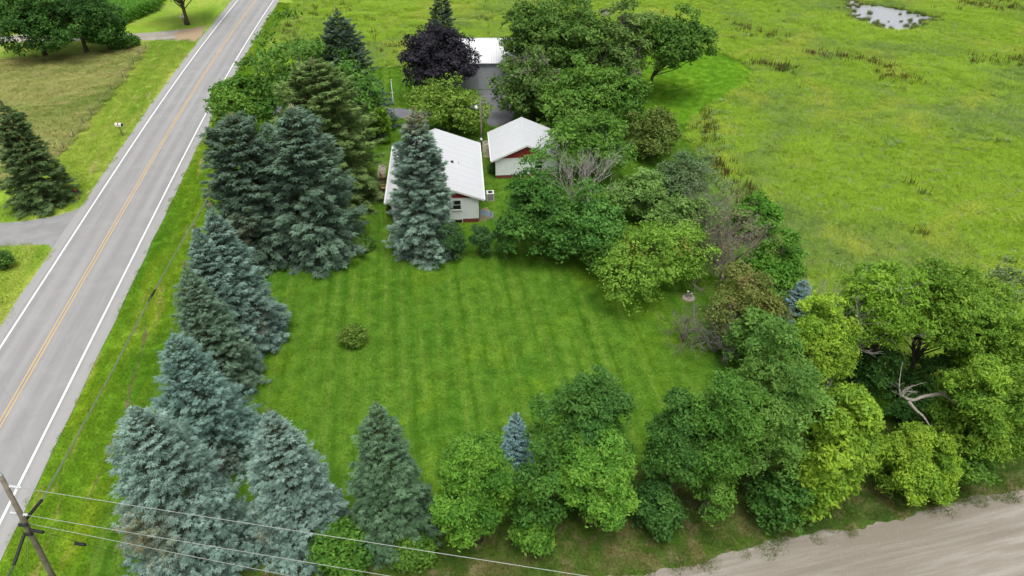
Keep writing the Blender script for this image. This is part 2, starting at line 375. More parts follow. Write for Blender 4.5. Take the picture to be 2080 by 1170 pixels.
# worn wheel rut in the verge
RUT = [(298, 655), (292, 700), (280, 742), (268, 775), (262, 800), (255, 840), (238, 880), (222, 920), (205, 960), (190, 990), (175, 1020)]
rp = spline(px(RUT), 60); rd = unit(np.gradient(rp, axis=0)); rn = np.stack([rd[:, 1], -rd[:, 0]], 1); rr = np.random.default_rng(4)
vn = VN(9); wid = .03 + .34 * np.clip(vn(rp[:, 0] * 0, rp[:, 1], 1.6) - .42, 0, 1) + .05 * rr.random(60); wid[0] = wid[-1] = .02
m = NM('rut_soil').rough(.95); p = m.pos(); f = m.noise(p, 5, 4, .7)
m.color(m.mix(m.ramp(f, .35, .7), (.13, .095, .065), (.22, .165, .10))); m.bump(f, .6, .05); SOIL = m.m
RUTP = [tuple(a) for a in rp + rn * wid[:, None]] + [tuple(a) for a in (rp - rn * wid[:, None])[::-1]]
sheet('dirt_rut', RUTP, .013, SOIL)
# pond in the meadow
pond_px = [(1712, 2), (1735, -2), (1752, 10), (1790, 12), (1826, 20), (1852, 26), (1886, 30), (1902, 38), (1874, 52), (1857, 64), (1815, 62), (1778, 57), (1745, 44), (1722, 36), (1718, 20)]
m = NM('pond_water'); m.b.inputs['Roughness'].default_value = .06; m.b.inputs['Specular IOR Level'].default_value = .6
m.color((.34, .355, .37)); m.b.inputs['IOR'].default_value = 1.6; m.bump(m.noise(m.pos(), 1.2, 3), .03, .05); WATER = m.m  # pale base colour paints in the bright sky reflection
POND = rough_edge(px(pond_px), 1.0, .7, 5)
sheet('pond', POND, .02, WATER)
mud = px([(1690, -15), (1760, -12), (1900, 25), (1925, 42), (1890, 66), (1850, 74), (1790, 70), (1730, 56), (1700, 36)])
sheet('pond_bank', rough_edge(mud, 1.5, .5, 6), .0125, turf('bank_soil', (.18, .19, .07), (.30, .26, .14), (.10, .15, .04), (.32, .27, .15), big=5, mid=1.2))
# concrete walks
CONC = plain('concrete', (.42, .37, .30), .9, .12, 2.0, bump=.2)
def walk(name, a, b, wdt, n):
    a, b = at(*a)[:2], at(*b)[:2]; d = (b - a) / n; u = unit(d); q = np.array((u[1], -u[0])) * wdt / 2
    root = setp(empty(name, (0, 0, 0)), kind='structure')
    for i in range(n):
        s0, s1 = a + d * i + u * .012, a + d * (i + 1) - u * .012
        MB().prism([(*(s0 - q), -.03), (*(s0 + q), -.03), (*(s1 + q), -.03), (*(s1 - q), -.03)], (0, 0, .07)).build('slab', CONC, root)
walk('front_walk', (768, 404), (777, 334), .95, 9)
walk('garage_walk', (990, 321), (984, 286), .9, 7)

# ------------------------------------------------------------------ grass and weeds (uncountable: one object each)
def scatter(name, P, sc, proto_me, label, cat, tilt=.12, zs=0.):
    me = bpy.data.meshes.new(name); P = np.asarray(P, np.float32)
    if P.shape[1] == 2: P = np.column_stack([P, np.full(len(P), zs, np.float32)])
    me.vertices.add(len(P)); me.vertices.foreach_set('co', P.astype(np.float32).ravel())
    a = me.attributes.new('sc', 'FLOAT', 'POINT'); a.data.foreach_set('value', np.asarray(sc, np.float32)); me.update()
    o = bpy.data.objects.new(name, me); COL.objects.link(o)
    proto = bpy.data.objects.new(name + '_tuft', proto_me)
    g = bpy.data.node_groups.new(name + '_scatter', 'GeometryNodeTree')
    g.interface.new_socket('Geometry', in_out='INPUT', socket_type='NodeSocketGeometry')
    g.interface.new_socket('Geometry', in_out='OUTPUT', socket_type='NodeSocketGeometry')
    N = g.nodes; gi = N.new('NodeGroupInput'); go = N.new('NodeGroupOutput'); ip = N.new('GeometryNodeInstanceOnPoints')
    oi = N.new('GeometryNodeObjectInfo'); oi.inputs['Object'].default_value = proto; oi.inputs['As Instance'].default_value = True
    rv = N.new('FunctionNodeRandomValue'); rv.data_type = 'FLOAT_VECTOR'
    rv.inputs[0].default_value = (-tilt, -tilt, 0); rv.inputs[1].default_value = (tilt, tilt, 6.283)
    na = N.new('GeometryNodeInputNamedAttribute'); na.data_type = 'FLOAT'; na.inputs['Name'].default_value = 'sc'
    g.links.new(gi.outputs[0], ip.inputs['Points']); g.links.new(oi.outputs['Geometry'], ip.inputs['Instance'])
    g.links.new(rv.outputs[0], ip.inputs['Rotation']); g.links.new(na.outputs[0], ip.inputs['Scale']); g.links.new(ip.outputs[0], go.inputs[0])
    md = o.modifiers.new('scatter', 'NODES'); md.node_group = g
    setp(o, label, cat, kind='stuff'); return o
def blades(seed, n, R, h0, h1, wd, lean, mat, name, segs=1):
    r = np.random.default_rng(seed); th = r.random(n) * 6.283; rad = R * np.sqrt(r.random(n))
    b = np.column_stack([rad * np.cos(th), rad * np.sin(th), np.full(n, -.01)])
    a = r.random(n) * 6.283; side = np.column_stack([np.cos(a), np.sin(a), 0 * a]); h = h0 + (h1 - h0) * r.random(n)
    ld = r.random(n) * 6.283; L = np.column_stack([np.cos(ld), np.sin(ld), 0 * ld]) * (h * lean * (.3 + r.random(n)))[:, None]
    up = np.column_stack([0 * h, 0 * h, h]); w_ = (wd * (.6 + .8 * r.random(n)))[:, None]
    if segs == 1:
        V = np.stack([b - side * w_ / 2, b + side * w_ / 2, b + up + L], 1).reshape(-1, 3); F = np.arange(3 * n).reshape(-1, 3)
    else:
        mid = b + up * .6 + L * .35
        V = np.stack([b - side * w_ * .4, b + side * w_ * .4, mid + side * w_ / 2, mid - side * w_ / 2, b + up + L * 1.2], 1).reshape(-1, 3)
        i = np.arange(n)[:, None] * 5; F = [i + np.array([[0, 1, 2, 3]]), i + np.array([[3, 2, 4]])]
    return mesh_np(name, V, F, mat, link=False)
def scatter_in(poly, dens, seed, ymax=175, excl=()):
    r = np.random.default_rng(seed); A = np.array([p[:2] for p in poly]); lo, hi = A.min(0), np.minimum(A.max(0), (150, ymax))
    lo = np.maximum(lo, (-130, 8)); st = dens ** -.5; gx, gy = np.meshgrid(np.arange(lo[0], hi[0], st), np.arange(lo[1], hi[1], st)); P = np.column_stack([gx.ravel(), gy.ravel()]); P += r.random(P.shape) * st; k = in_poly(P, poly)
    # only where the picture, with a margin, looks
    v_ok = (np.abs(P[:, 0]) < 18 + P[:, 1] * .72)
    k &= v_ok
    for e in excl: k &= ~in_poly(P, e)
    return P[k]
r0 = np.random.default_rng(77)
HOUSE_FP = [(-13.2, 65), (-3.4, 65), (-4.3, 78.2), (-14.2, 78.2)]; GAR_FP = [(-2.1, 75.6), (5.3, 75.9), (4.8, 83), (-2.6, 82.6)]
BARN_FP = [(-10.5, 103), (4, 103), (4, 114.5), (-10.5, 114.5)]
YARD = px([(640, 214), (780, 219), (870, 222), (930, 212), (960, 192), (968, 183), (1024, 181), (1046, 230), (1038, 252), (1000, 258), (975, 240), (940, 246), (870, 240), (790, 240), (640, 238), (540, 236), (540, 214)])
WALK1 = px([(757, 408), (781, 408), (785, 330), (769, 330)]); 
EX = (HOUSE_FP, GAR_FP, BARN_FP, YARD, WALK1)
P = scatter_in(FARL, 1.8, 15)
scatter('far_lawn_grass', P, .9 + .5 * r0.random(len(P)), blades(15, 360, .7, .035, .085, .026, .8, turf('far_lawn_blade', blade=True, **T_FARL), 'far_lawn_tuft'), 'bright mown grass of the curved far lawn by the meadow', 'grass', zs=.006)
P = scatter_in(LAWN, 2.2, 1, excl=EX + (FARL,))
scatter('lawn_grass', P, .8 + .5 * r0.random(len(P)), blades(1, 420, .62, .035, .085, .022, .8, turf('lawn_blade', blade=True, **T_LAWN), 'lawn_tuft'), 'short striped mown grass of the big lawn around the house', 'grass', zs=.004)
P = scatter_in(VERGE, 2.6, 2, excl=[RUTP]); P = P[road_off(P) > 5.1]
scatter('verge_grass', P, .8 + .6 * r0.random(len(P)), blades(2, 380, .55, .05, .13, .024, .9, turf('verge_blade', blade=True, **T_VERGE), 'verge_tuft'), 'bright mown grass between the paved road and the spruces', 'grass', zs=.008)
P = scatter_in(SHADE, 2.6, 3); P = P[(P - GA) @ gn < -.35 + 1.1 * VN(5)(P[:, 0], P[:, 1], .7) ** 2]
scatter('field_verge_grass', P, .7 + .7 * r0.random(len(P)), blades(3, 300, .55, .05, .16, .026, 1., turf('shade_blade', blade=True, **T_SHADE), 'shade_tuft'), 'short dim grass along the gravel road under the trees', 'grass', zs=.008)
P = scatter_in(STRIP, 1.6, 4, ymax=130); P = P[road_off(P) < -5.1]
dv = px([(185, 405), (150, 424), (40, 446), (-160, 464), (-160, 518), (0, 504), (60, 500), (104, 502), (98, 532)])
P = P[~in_poly(P, dv)]
scatter('strip_grass', P, .9 + .7 * r0.random(len(P)), blades(4, 300, .7, .05, .12, .03, .9, turf('strip_blade', blade=True, **T_STRIP), 'strip_tuft'), 'pale mown grass strip between the wire fence and the road', 'grass', zs=.006)
P = scatter_in(PAST, 1.6, 5, ymax=130)
scatter('pasture_grass', P, .7 + .8 * r0.random(len(P)), blades(5, 260, .7, .12, .40, .035, 1.3, turf('pasture_blade', blade=True, **T_PAST), 'pasture_tuft', 2), 'rough tan and green pasture grass left of the road', 'grass', zs=.009)
# meadow: everything right of the road that is not mown
big = [(-60, 8), (150, 8), (150, 178), (-60, 178)]
shade_all = SHADE; GRAVP = edge + edge2
pc = np.array(POND).mean(0); POND_X = [tuple(pc + (np.array(q) - pc) * (1.03, 1.06) + (0, -.2)) for q in POND]
P = scatter_in(big, 2.0, 6, ymax=178, excl=(LAWN, VERGE, SHADE, GRAVP, POND_X))
P = P[(road_off(P) > 8) & ((P - GA) @ gn < -6.2)]
n1, n2 = VN(21), VN(22); hgt = .55 + .9 * n1(P[:, 0], P[:, 1], 9.) * n2(P[:, 0], P[:, 1], 2.5) + .25 * r0.random(len(P))
scatter('meadow_grass', P, hgt, blades(6, 240, .8, .18, .62, .042, 1.2, turf('meadow_blade', blade=True, **T_MEAD), 'meadow_tuft', 2), 'tall yellow green meadow grass spreading to the right and behind', 'grass')
MEADP = P
# weeds: brown dock spikes, pale flower heads, reeds
def dock(seed):
    r = np.random.default_rng(seed); mb = []; V = []; F = []; C = []; n = 0
    for i in range(9):
        x, y = r.normal(size=2) * .22; h = .8 + .7 * r.random(); lx, ly = r.normal(size=2) * .12
        for j in range(26):
            t = .35 + .65 * j / 26; c = np.array((x + lx * t, y + ly * t, h * t)); s_ = .075 * (1.15 - t); d = unit(r.normal(size=3)); e = unit(np.cross(d, r.normal(size=3)))
            V += [c - d * s_, c + e * s_ * .6, c + d * s_, c - e * s_ * .6]; F.append((n, n + 1, n + 2, n + 3)); n += 4
            C += [np.array((.10, .038, .020)) * (.6 + .8 * r.random())] * 4
        for j in range(7):
            t = .3 * r.random(); a = r.random() * 6.28; c = np.array((x, y, h * t)); d = np.array((math.cos(a), math.sin(a), .5)) * .3; e = np.array((-math.sin(a), math.cos(a), 0)) * .05
            V += [c, c + d * .5 + e, c + d, c + d * .5 - e]; F.append((n, n + 1, n + 2, n + 3)); n += 4; C += [np.array((.07, .13, .02))] * 4
    return mesh_np('dock_tuft', V, np.array(F), LEAF, col=np.array(C), link=False)
def flower(seed):
    r = np.random.default_rng(seed); V = []; F = []; C = []; n = 0
    for i in range(60):
        x, y = r.normal(size=2) * .38; z = .55 + .35 * r.random(); s_ = .05 + .06 * r.random(); a = r.random() * 6.28; d = np.array((math.cos(a), math.sin(a), .2 * r.normal())) * s_; e = np.array((-math.sin(a), math.cos(a), .2 * r.normal())) * s_; c = np.array((x, y, z))
        V += [c - d, c - e, c + d, c + e]; F.append((n, n + 1, n + 2, n + 3)); n += 4
        C += [np.array((.45, .45, .27) if r.random() < .3 else (.20, .27, .07)) * (.7 + .5 * r.random())] * 4
    for i in range(70):
        x, y = r.normal(size=2) * .36; h = .7 * r.random() + .1; a = r.random() * 6.28; c = np.array((x, y, h)); d = np.array((math.cos(a), math.sin(a), .4)) * .22; e = np.array((-math.sin(a), math.cos(a), 0)) * .045
        V += [c, c + d * .5 + e, c + d, c + d * .5 - e]; F.append((n, n + 1, n + 2, n + 3)); n += 4; C += [np.array((.10, .17, .05)) * (.7 + .6 * r.random())] * 4
    return mesh_np('flower_tuft', V, np.array(F), LEAF, col=np.array(C), link=False)
def pxline(pts, n, spread, seed):
    r = np.random.default_rng(seed); Q = spline(px(pts), n); return Q + r.normal(size=Q.shape) * spread
dk = np.vstack([pxline([(1640, 112), (1700, 118), (1760, 128), (1800, 138)], 70, .9, 1), pxline([(1780, 152), (1830, 165), (1880, 172)], 30, 1.0, 2),
    pxline([(1530, 128), (1560, 138), (1610, 146)], 34, 1.0, 3), pxline([(1990, 132), (2040, 126), (2080, 122)], 26, 1.2, 4), pxline([(1960, 5), (2080, 18)], 60, 2.5, 5),
    pxline([(1425, 225), (1440, 290), (1470, 340), (1500, 385)], 60, 1.1, 6), pxline([(1455, 330), (1490, 380), (1530, 410)], 40, .9, 7),
    pxline([(600, 60), (700, 20), (760, 110), (790, 90)], 46, 2.4, 8), pxline([(560, 60), (590, 90), (640, 10)], 40, 2.0, 9), pxline([(940, 5), (990, 20), (1000, 60)], 16, 2.0, 10), pxline([(1480, 50), (1540, 70), (1590, 90)], 40, 1.6, 11),
    MEADP[r0.choice(len(MEADP), 70, False)]])
dk = dk[(road_off(dk) > 8.5) & ~in_poly(dk, LAWN)]
scatter('dock_weeds', dk, .6 + .6 * r0.random(len(dk)), dock(3), 'rust brown dock seed stalks standing in the meadow', 'weeds', tilt=.1)
fw = np.vstack([pxline([(1525, 165), (1560, 180), (1590, 205)], 15, 1.3, 21), pxline([(1480, 190), (1450, 225), (1430, 250)], 18, 1.2, 22), pxline([(1790, 288), (1830, 292)], 9, .7, 23), pxline([(1960, 262), (2060, 300)], 12, 2., 24), pxline([(1450, 260), (1490, 320)], 14, 1., 25), pxline([(560, 90), (640, 40)], 14, 1.6, 26), MEADP[r0.choice(len(MEADP), 120, False)]])
fw = fw[(road_off(fw) > 8.5) & ~in_poly(fw, LAWN)]
scatter('flower_weeds', fw, .3 + .45 * r0.random(len(fw)), flower(4), 'pale white flowering weeds dotted through the meadow', 'weeds', tilt=.15)
pe = np.array(POND); k_ = r0.integers(0, len(pe), 130); rd_ = np.vstack([pe[k_] + r0.normal(size=(130, 2)) * 1.0 + (0, .5), np.array(px([(1800, 40), (1830, 46), (1760, 30), (1770, 44), (1850, 48), (1845, 42), (1790, 47), (1835, 33), (1866, 43), (1815, 28), (1785, 24)]))[:8] + r0.normal(size=(8, 2)) * .7])
scatter('pond_reeds', rd_, .3 + .65 * r0.random(len(rd_)), blades(9, 120, .6, .35, 1.0, .05, .6, turf('reed_blade', (.17, .24, .05), (.24, .28, .08), (.12, .17, .04), (.28, .26, .10), blade=True), 'reed_tuft', 2), 'dark reeds growing in and around the pond', 'reeds')
# corn field beyond the far driveway
def corn(seed):
    r = np.random.default_rng(seed); V = []; F = []; C = []; n = 0
    for k in range(5):
        bx, by = r.normal(size=2) * .25
        for i in range(13):
            z = .3 + 1.9 * i / 13; a = i * 2.6 + r.random() + k; d = np.array((math.cos(a), math.sin(a), 0)); e = np.array((-math.sin(a), math.cos(a), 0)) * .05; c = np.array((bx, by, z)); L = .75 * (1.1 - .4 * i / 13)
            V += [c - e * .5, c + e * .5, c + d * L * .5 + (0, 0, .28) + e, c + d * L * .5 + (0, 0, .28) - e, c + d * L + (0, 0, -.02 + .2 * r.random())]; F += [(n, n + 1, n + 2, n + 3)]; F += [(n + 3, n + 2, n + 4, n + 4)]; n += 5
            C += [np.array((.10, .20, .028)) * (.7 + .6 * r.random())] * 5
    Q = np.array(F); q4 = Q[Q[:, 2] != Q[:, 3]]; q3 = Q[Q[:, 2] == Q[:, 3]][:, :3]
    return mesh_np('corn_plant', V, [q4, q3], LEAF, col=np.array(C), link=False)
CORN = px([(335, -3), (325, 20), (270, 45), (215, 60), (190, 64), (120, 66), (-150, 66), (-150, -80), (340, -80)])
P = scatter_in(CORN, 1.7, 12, ymax=200)
scatter('corn_field', P, .9 + .25 * r0.random(len(P)), corn(2), 'field of tall green corn beyond the gravel driveway', 'corn', tilt=.06)

# ------------------------------------------------------------------ trees
def leaf_mesh(C, N, L, asp, col, r):
    t = unit(np.cross(N, r.normal(size=N.shape))); b = np.cross(N, t); L = L[:, None]; n = len(C)
    V = np.stack([C - t * L * .5, C + b * L * asp * .5 - N * L * .06, C + t * L * .5 - N * L * .12, C - b * L * asp * .5 - N * L * .06], 1).reshape(-1, 3)
    F = np.arange(4 * n).reshape(-1, 4); return V, F, np.repeat(col, 4, axis=0)
def broad_crown(seed, R, zt, zb, Ry=None, nl=60, nt=20, nv=14, lr=None, leaf=.3, asp=.5, pal=((.07, .14, .03), (.13, .21, .035)), off=(0, 0), droop=0., tuft=.3, fill=.3, accent=None, power=1.0, flat=.75):
    """leaf clumps on lobes spread over an uneven envelope between heights zb and zt; returns arrays and lobe centres"""
    r = np.random.default_rng(seed); Ry = Ry or R; zc = zb + (zt - zb) * .48; up_, dn = zt - zc, zc - zb
    lr = lr or (.27 * R + .25)
    nl2 = int(nl * 1.3); i = np.arange(nl2) + .5; ph = np.arccos(1 - 2 * i / nl2); th = math.pi * (1 + 5 ** .5) * i + r.random() * 6
    D = np.column_stack([np.cos(th) * np.sin(ph), np.sin(th) * np.sin(ph), np.cos(ph)]); D = unit(D + r.normal(size=D.shape) * .22)
    D = D[D[:, 2] > -.82]; hx = unit(r.normal(size=(4, 3))); hv = np.sin(D @ hx.T * 3.4 + r.random(4) * 6).sum(1); D = D[(hv > np.quantile(hv, .12)) | (D[:, 2] > .55)]; D = D[(D[:, 2] > -.25) | (r.random(len(D)) < .7)]; nl_ = len(D)
    ax = unit(r.normal(size=(5, 3))); k = 1 + .15 * np.sin(D @ ax.T * 3 + r.random(5) * 6).sum(1) / 1.5 + r.normal(size=nl_) * .10
    rad = np.where(r.random(nl_) < fill, r.uniform(.35, .7, nl_), r.uniform(.8, .98, nl_)) * np.clip(k, .62, 1.27)
    sc = np.column_stack([np.full(nl_, max(R - lr * .75, .2)), np.full(nl_, max(Ry - lr * .75, .2)), np.where(D[:, 2] > 0, max(up_ - lr * .6, .2), max(dn - lr * .5, .2))])
    C = D * sc * rad[:, None]; tz = (C[:, 2] + dn) / (up_ + dn)
    C[:, :2] *= (1 - (power - 1) * .45 * tz)[:, None]
    C += np.array((off[0], off[1], zc)); lrs = lr * r.uniform(.65, 1.3, nl_)
    # tufts
    M = nl_ * nt; li = np.repeat(np.arange(nl_), nt)
    d = unit(unit(r.normal(size=(M, 3))) + .75 * D[li] + np.array((0, 0, .35)))
    T = C[li] + d * (lrs[li] * r.uniform(.7, 1.08, M))[:, None] * np.array((1, 1, flat)); T[:, 2] -= droop * r.random(M) * lrs[li]
    K = M * nv; ti = np.repeat(np.arange(M), nv)
    X = T[ti] + r.normal(size=(K, 3)) * tuft * np.array((1, 1, .62)) * .62; X[:, 2] = np.maximum(X[:, 2], .08)
    N = unit(d[ti] * .55 + np.array((0, 0, .45 - droop * .2)) + r.normal(size=(K, 3)) * .42)
    a, b = np.array(pal[0]), np.array(pal[1]); f = np.clip(.5 + .22 * r.normal(size=nl_)[li][ti] + .18 * r.normal(size=M)[ti] + .1 * r.normal(size=K), 0, 1)[:, None]
    col = (a * (1 - f) + b * f) * r.uniform(.8, 1.2, K)[:, None]
    if accent is not None:
        ac, frac = accent; q = (r.random(nl_) < frac)[li][ti] & (r.random(K) < .7); col[q] = np.array(ac) * r.uniform(.7, 1.25, q.sum())[:, None]
    V, F, cc = leaf_mesh(X, N, leaf * r.uniform(.5, 1.4, K), asp, col, r)
    return V, F, cc, C
def plume_crown(seed, R, zt, zb, Ry=None, plumes=1, off=(0, 0), nl=60, lr=None, tight=1., **k):
    """a crown made of several upright sub-crowns of unequal height"""
    if plumes <= 1: return broad_crown(seed, R, zt, zb, Ry=Ry, off=off, nl=nl, lr=lr, **k)
    r = np.random.default_rng(seed + 500); Ry = Ry or R; out = []; n = 0; a0 = r.random() * 6.28
    for i in range(plumes):
        a = a0 + i * 6.283 / (plumes - 1) + r.normal() * .25; q = 0 if i == 0 else r.uniform(.42, .56) * tight
        ri = R * (r.uniform(.52, .64) if i else .62); o2 = (off[0] + math.cos(a) * R * q, off[1] + math.sin(a) * Ry * q)
        t = zt if i == 0 else zb + (zt - zb) * (1 - (1 - r.uniform(.66, .95)) * tight); b = zb + (zt - zb) * (r.uniform(.0, .12) if i else .1)
        V, F, c, C = broad_crown(seed * 7 + i, ri, t, b, off=o2, nl=max(9, int(nl * 1.4 / plumes)), lr=(lr or (.27 * R + .25)) * .80, **k)
        out.append((V, F + n, c * r.uniform(.86, 1.12), C)); n += len(V)
    return tuple(np.vstack([o[j] for o in out]) for j in range(4))
def limbs(seed, ends, H, r0_, off=(0, 0), fork=.3, lean=(0, 0), k=6, stems=1):
    """trunk(s) and tapering limbs running to the lobe centres"""
    r = np.random.default_rng(seed); mb = MB(); ends = np.asarray(ends)
    top = np.array((off[0] * .8 + lean[0], off[1] * .8 + lean[1], H * .78)); tz = np.linspace(0, 1, 7)
    for s in range(stems):
        b0 = np.array((r.normal() * .25 * (stems > 1), r.normal() * .25 * (stems > 1), -.15)); e0 = top + (r.normal(size=3) * (H * .12, H * .12, H * .04) if stems > 1 else 0)
        pts = b0 + (e0 - b0) * tz[:, None]; pts[1:-1, :2] += r.normal(size=(5, 2)) * .012 * H
        rr_ = r0_ / stems ** .5 * (1 - .85 * tz); rr_[0] *= 1.35
        mb.tube(pts, rr_, k + 1)
        if s == 0: tp = pts
    for e in ends:
        q = np.clip((e[2] / (H * .78) - .32) * r.uniform(.7, 1.05), fork, .92); a = np.array([np.interp(q, tz, tp[:, j]) for j in range(3)])
        L = np.linalg.norm(e - a); mid = a * .5 + e * .5 + r.normal(size=3) * .06 * L + np.array((0, 0, -.05 * L)); rr_ = max(.02, r0_ * .34 * (1 - q * .6))
        mb.tube(np.array([a, a * .7 + mid * .3, mid, mid * .4 + e * .6, e]), rr_ * np.array((1, .8, .6, .4, .12)), 4, False)
    return mb
def bare_twigs(seed, H, R, depth=5, r0_=.09, up=.55, n0=6, z0=.1, base=None, spread=.6, k=3):
    """leafless branching; returns an MB"""
    rnd = random.Random(seed); mb = MB(); segs = []
    def grow(p, d, L, rad, lev):
        q = p + d * L; m_ = (p + q) / 2 + np.array([rnd.gauss(0, .05) * L for _ in range(3)]); segs.append((p, m_, q, rad)); 
        if lev == 0: return
        for i in range(rnd.choice((2, 3, 3) if lev > 1 else (2, 3, 4))):
            nd = unit(d + np.array([rnd.gauss(0, spread) for _ in range(3)]) + np.array((0, 0, up * .25)))
            grow(p + (q - p) * rnd.uniform(.45, 1), nd, L * rnd.uniform(.55, .85), rad * .55, lev - 1)
    b = np.zeros(3) if base is None else np.array(base, float)
    for i in range(n0):
        a = i * 6.283 / n0 + rnd.random(); tilt = rnd.uniform(.15, 1) * R / H * 1.6
        grow(b + np.array((0, 0, z0)), unit(np.array((math.cos(a) * tilt, math.sin(a) * tilt, 1))), H * rnd.uniform(.28, .4), r0_, depth)
    for p, m_, q, rad in segs: mb.tube(np.array([p, m_, q]), np.array((rad, rad * .8, rad * .55)), k, False)
    return mb
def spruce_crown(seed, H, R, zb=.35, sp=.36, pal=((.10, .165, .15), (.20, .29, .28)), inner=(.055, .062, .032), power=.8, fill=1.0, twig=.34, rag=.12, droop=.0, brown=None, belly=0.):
    """whorls of drooping boughs carrying fans of needle brushes"""
    r = np.random.default_rng(seed); B = []; z = zb; hr = rag * np.array((.45, .55, .55)); hp = r.random(3) * 6.28
    while z < H - .15:
        s = z / H; rz = R * (1 - s) ** power * min(1, .72 + s * 2.6 * (1 - belly)) * min(1, ((1 - s) / .14) ** .45) + .05
        nb = int(2 * math.pi * rz / .50 * fill) + 4; a = (np.arange(nb) + r.random()) * 6.283 / nb + r.normal(size=nb) * .12
        L = rz * np.clip(1 + r.normal(size=nb) * rag + hr[0] * np.sin(2 * a + hp[0] + z * .7) + hr[1] * np.sin(5 * a + hp[1] + z * 1.9) + hr[2] * np.sin(3 * a + hp[2] - z * 1.3), .5, 1.4); B.append(np.column_stack([a, np.full(nb, z) + r.normal(size=nb) * .12, L, np.full(nb, s)])); z += sp * (.75 + .5 * r.random()) * (1 - .35 * s)
    B = np.vstack(B); nB = len(B)
    cnt = np.clip((B[:, 2] * (10 if twig < .3 else 9)).astype(int) + 7, 8, 30 if twig < .3 else 26); bi = np.repeat(np.arange(nB), cnt); M = len(bi)
    a, z, L, s = B[bi].T; u = 1 - .62 * r.random(M) ** 1.4 * np.minimum(1, .55 + .9 / (L + .3))
    lat = r.uniform(-1, 1, M); wdt = .10 + .34 * (1 - u) + .05 * L * (1 - u)
    rise = (.55 * s - .20 - droop) ; x_ = L * u; zz = z + x_ * rise - .16 * L * u * (1 - s) * u + .16 * L * np.clip(u - .72, 0, 1) * 1.6 - .16 * np.abs(lat) * wdt / .3
    er = np.column_stack([np.cos(a), np.sin(a), 0 * a]); et = np.column_stack([-np.sin(a), np.cos(a), 0 * a])
    C = er * x_[:, None] + et * (lat * wdt)[:, None]; C[:, 2] = np.maximum(zz + r.normal(size=M) * .05, .1)
    d = unit(er + et * (lat * 1.0)[:, None] + np.column_stack([0 * a, 0 * a, rise * .6 + .05 - .35 * np.abs(lat) * .4]) + r.normal(size=(M, 3)) * .16)
    nrm = unit(np.column_stack([0 * a, 0 * a, np.ones(M)]) + er * .35 + r.normal(size=(M, 3)) * .25); bt = unit(np.cross(d, nrm)); nrm = np.cross(bt, d)
    tl = twig * r.uniform(.7, 1.25, M) * (.65 + .35 * np.minimum(1, L))
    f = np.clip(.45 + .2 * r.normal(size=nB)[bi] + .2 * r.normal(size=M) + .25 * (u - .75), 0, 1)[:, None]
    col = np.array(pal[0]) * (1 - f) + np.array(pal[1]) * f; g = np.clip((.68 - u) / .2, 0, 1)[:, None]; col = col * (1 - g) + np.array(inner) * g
    if brown is not None:
        bc, br, bcol = brown; dd = np.linalg.norm((C - np.array(bc)) / br, axis=1) + r.normal(size=M) * .18; q = np.clip(1.15 - dd, 0, .8)[:, None] * (r.random((M, 1)) < .85)
        col = col * (1 - q) + np.array(bcol) * q
    q = 16; zt = H - .55 + .75 * np.linspace(0, 1, q); C = np.vstack([C, np.column_stack([r.normal(size=q) * .09 * (1 - np.linspace(0, .9, q)), r.normal(size=q) * .09 * (1 - np.linspace(0, .9, q)), zt])])
    dt = unit(np.column_stack([r.normal(size=q) * .3, r.normal(size=q) * .3, np.ones(q)])); nt_ = unit(r.normal(size=(q, 3))); b2 = unit(np.cross(dt, nt_)); d = np.vstack([d, dt]); bt = np.vstack([bt, b2]); nrm = np.vstack([nrm, np.cross(b2, dt)])
    tl = np.concatenate([tl, twig * r.uniform(.6, 1., q)]); col = np.vstack([col, np.where((np.arange(q) > 9)[:, None], np.array((.22, .19, .13)), np.array(pal[1]))]); M += q
    Vs, Fs, Cs = [], [], []; n = 0
    for ang, ln, wd_ in ((0, 1.0, .20), (.7, .78, .19), (-.7, .78, .19)):
        dd = d * math.cos(ang) + bt * math.sin(ang) - nrm * (.12 if ang else 0); bb = unit(np.cross(dd, nrm)); l_ = (tl * ln)[:, None]; tip = C + dd * l_; m_ = C + dd * l_ * .45 + nrm * l_ * .07
        V = np.stack([C, m_ + bb * l_ * wd_ * .62, tip, m_ - bb * l_ * wd_ * .62], 1).reshape(-1, 3); Vs.append(V); Fs.append(np.arange(4 * M).reshape(-1, 4) + n); n += 4 * M
        Cs.append(np.repeat(col * r.uniform(.85, 1.15, M)[:, None], 4, axis=0))
    return np.vstack(Vs), np.vstack(Fs), np.vstack(Cs)

BLUE = ((.092, .142, .128), (.245, .328, .312)); BLUEG = ((.085, .135, .118), (.200, .28, .26)); GREEN = ((.055, .105, .055), (.13, .205, .125)); OLIVE = ((.062, .105, .034), (.135, .195, .068)); DEEP = ((.045, .072, .048), (.105, .15, .115))
def spruce(label, group, tx, ty, by, wpx, pal, seed, name='spruce_tree', dens=1., tint=(1, 1, 1), **k):
    X, Y, H = top_of(tx, ty, by); R = wpx * mpp(Y, H * .3) / 2
    root = setp(empty(name, (X, Y, 0)), label, 'tree', group)
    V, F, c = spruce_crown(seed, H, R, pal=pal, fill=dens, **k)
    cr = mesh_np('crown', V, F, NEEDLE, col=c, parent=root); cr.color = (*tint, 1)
    z = np.linspace(-.15, H * .9, 6); MB().tube(np.column_stack([0 * z, 0 * z, z]), .03 * R * (1 - z / H) + .014 * H * (1 - z / H) + .008, 8).build('trunk', BARK, root, True)
    return root
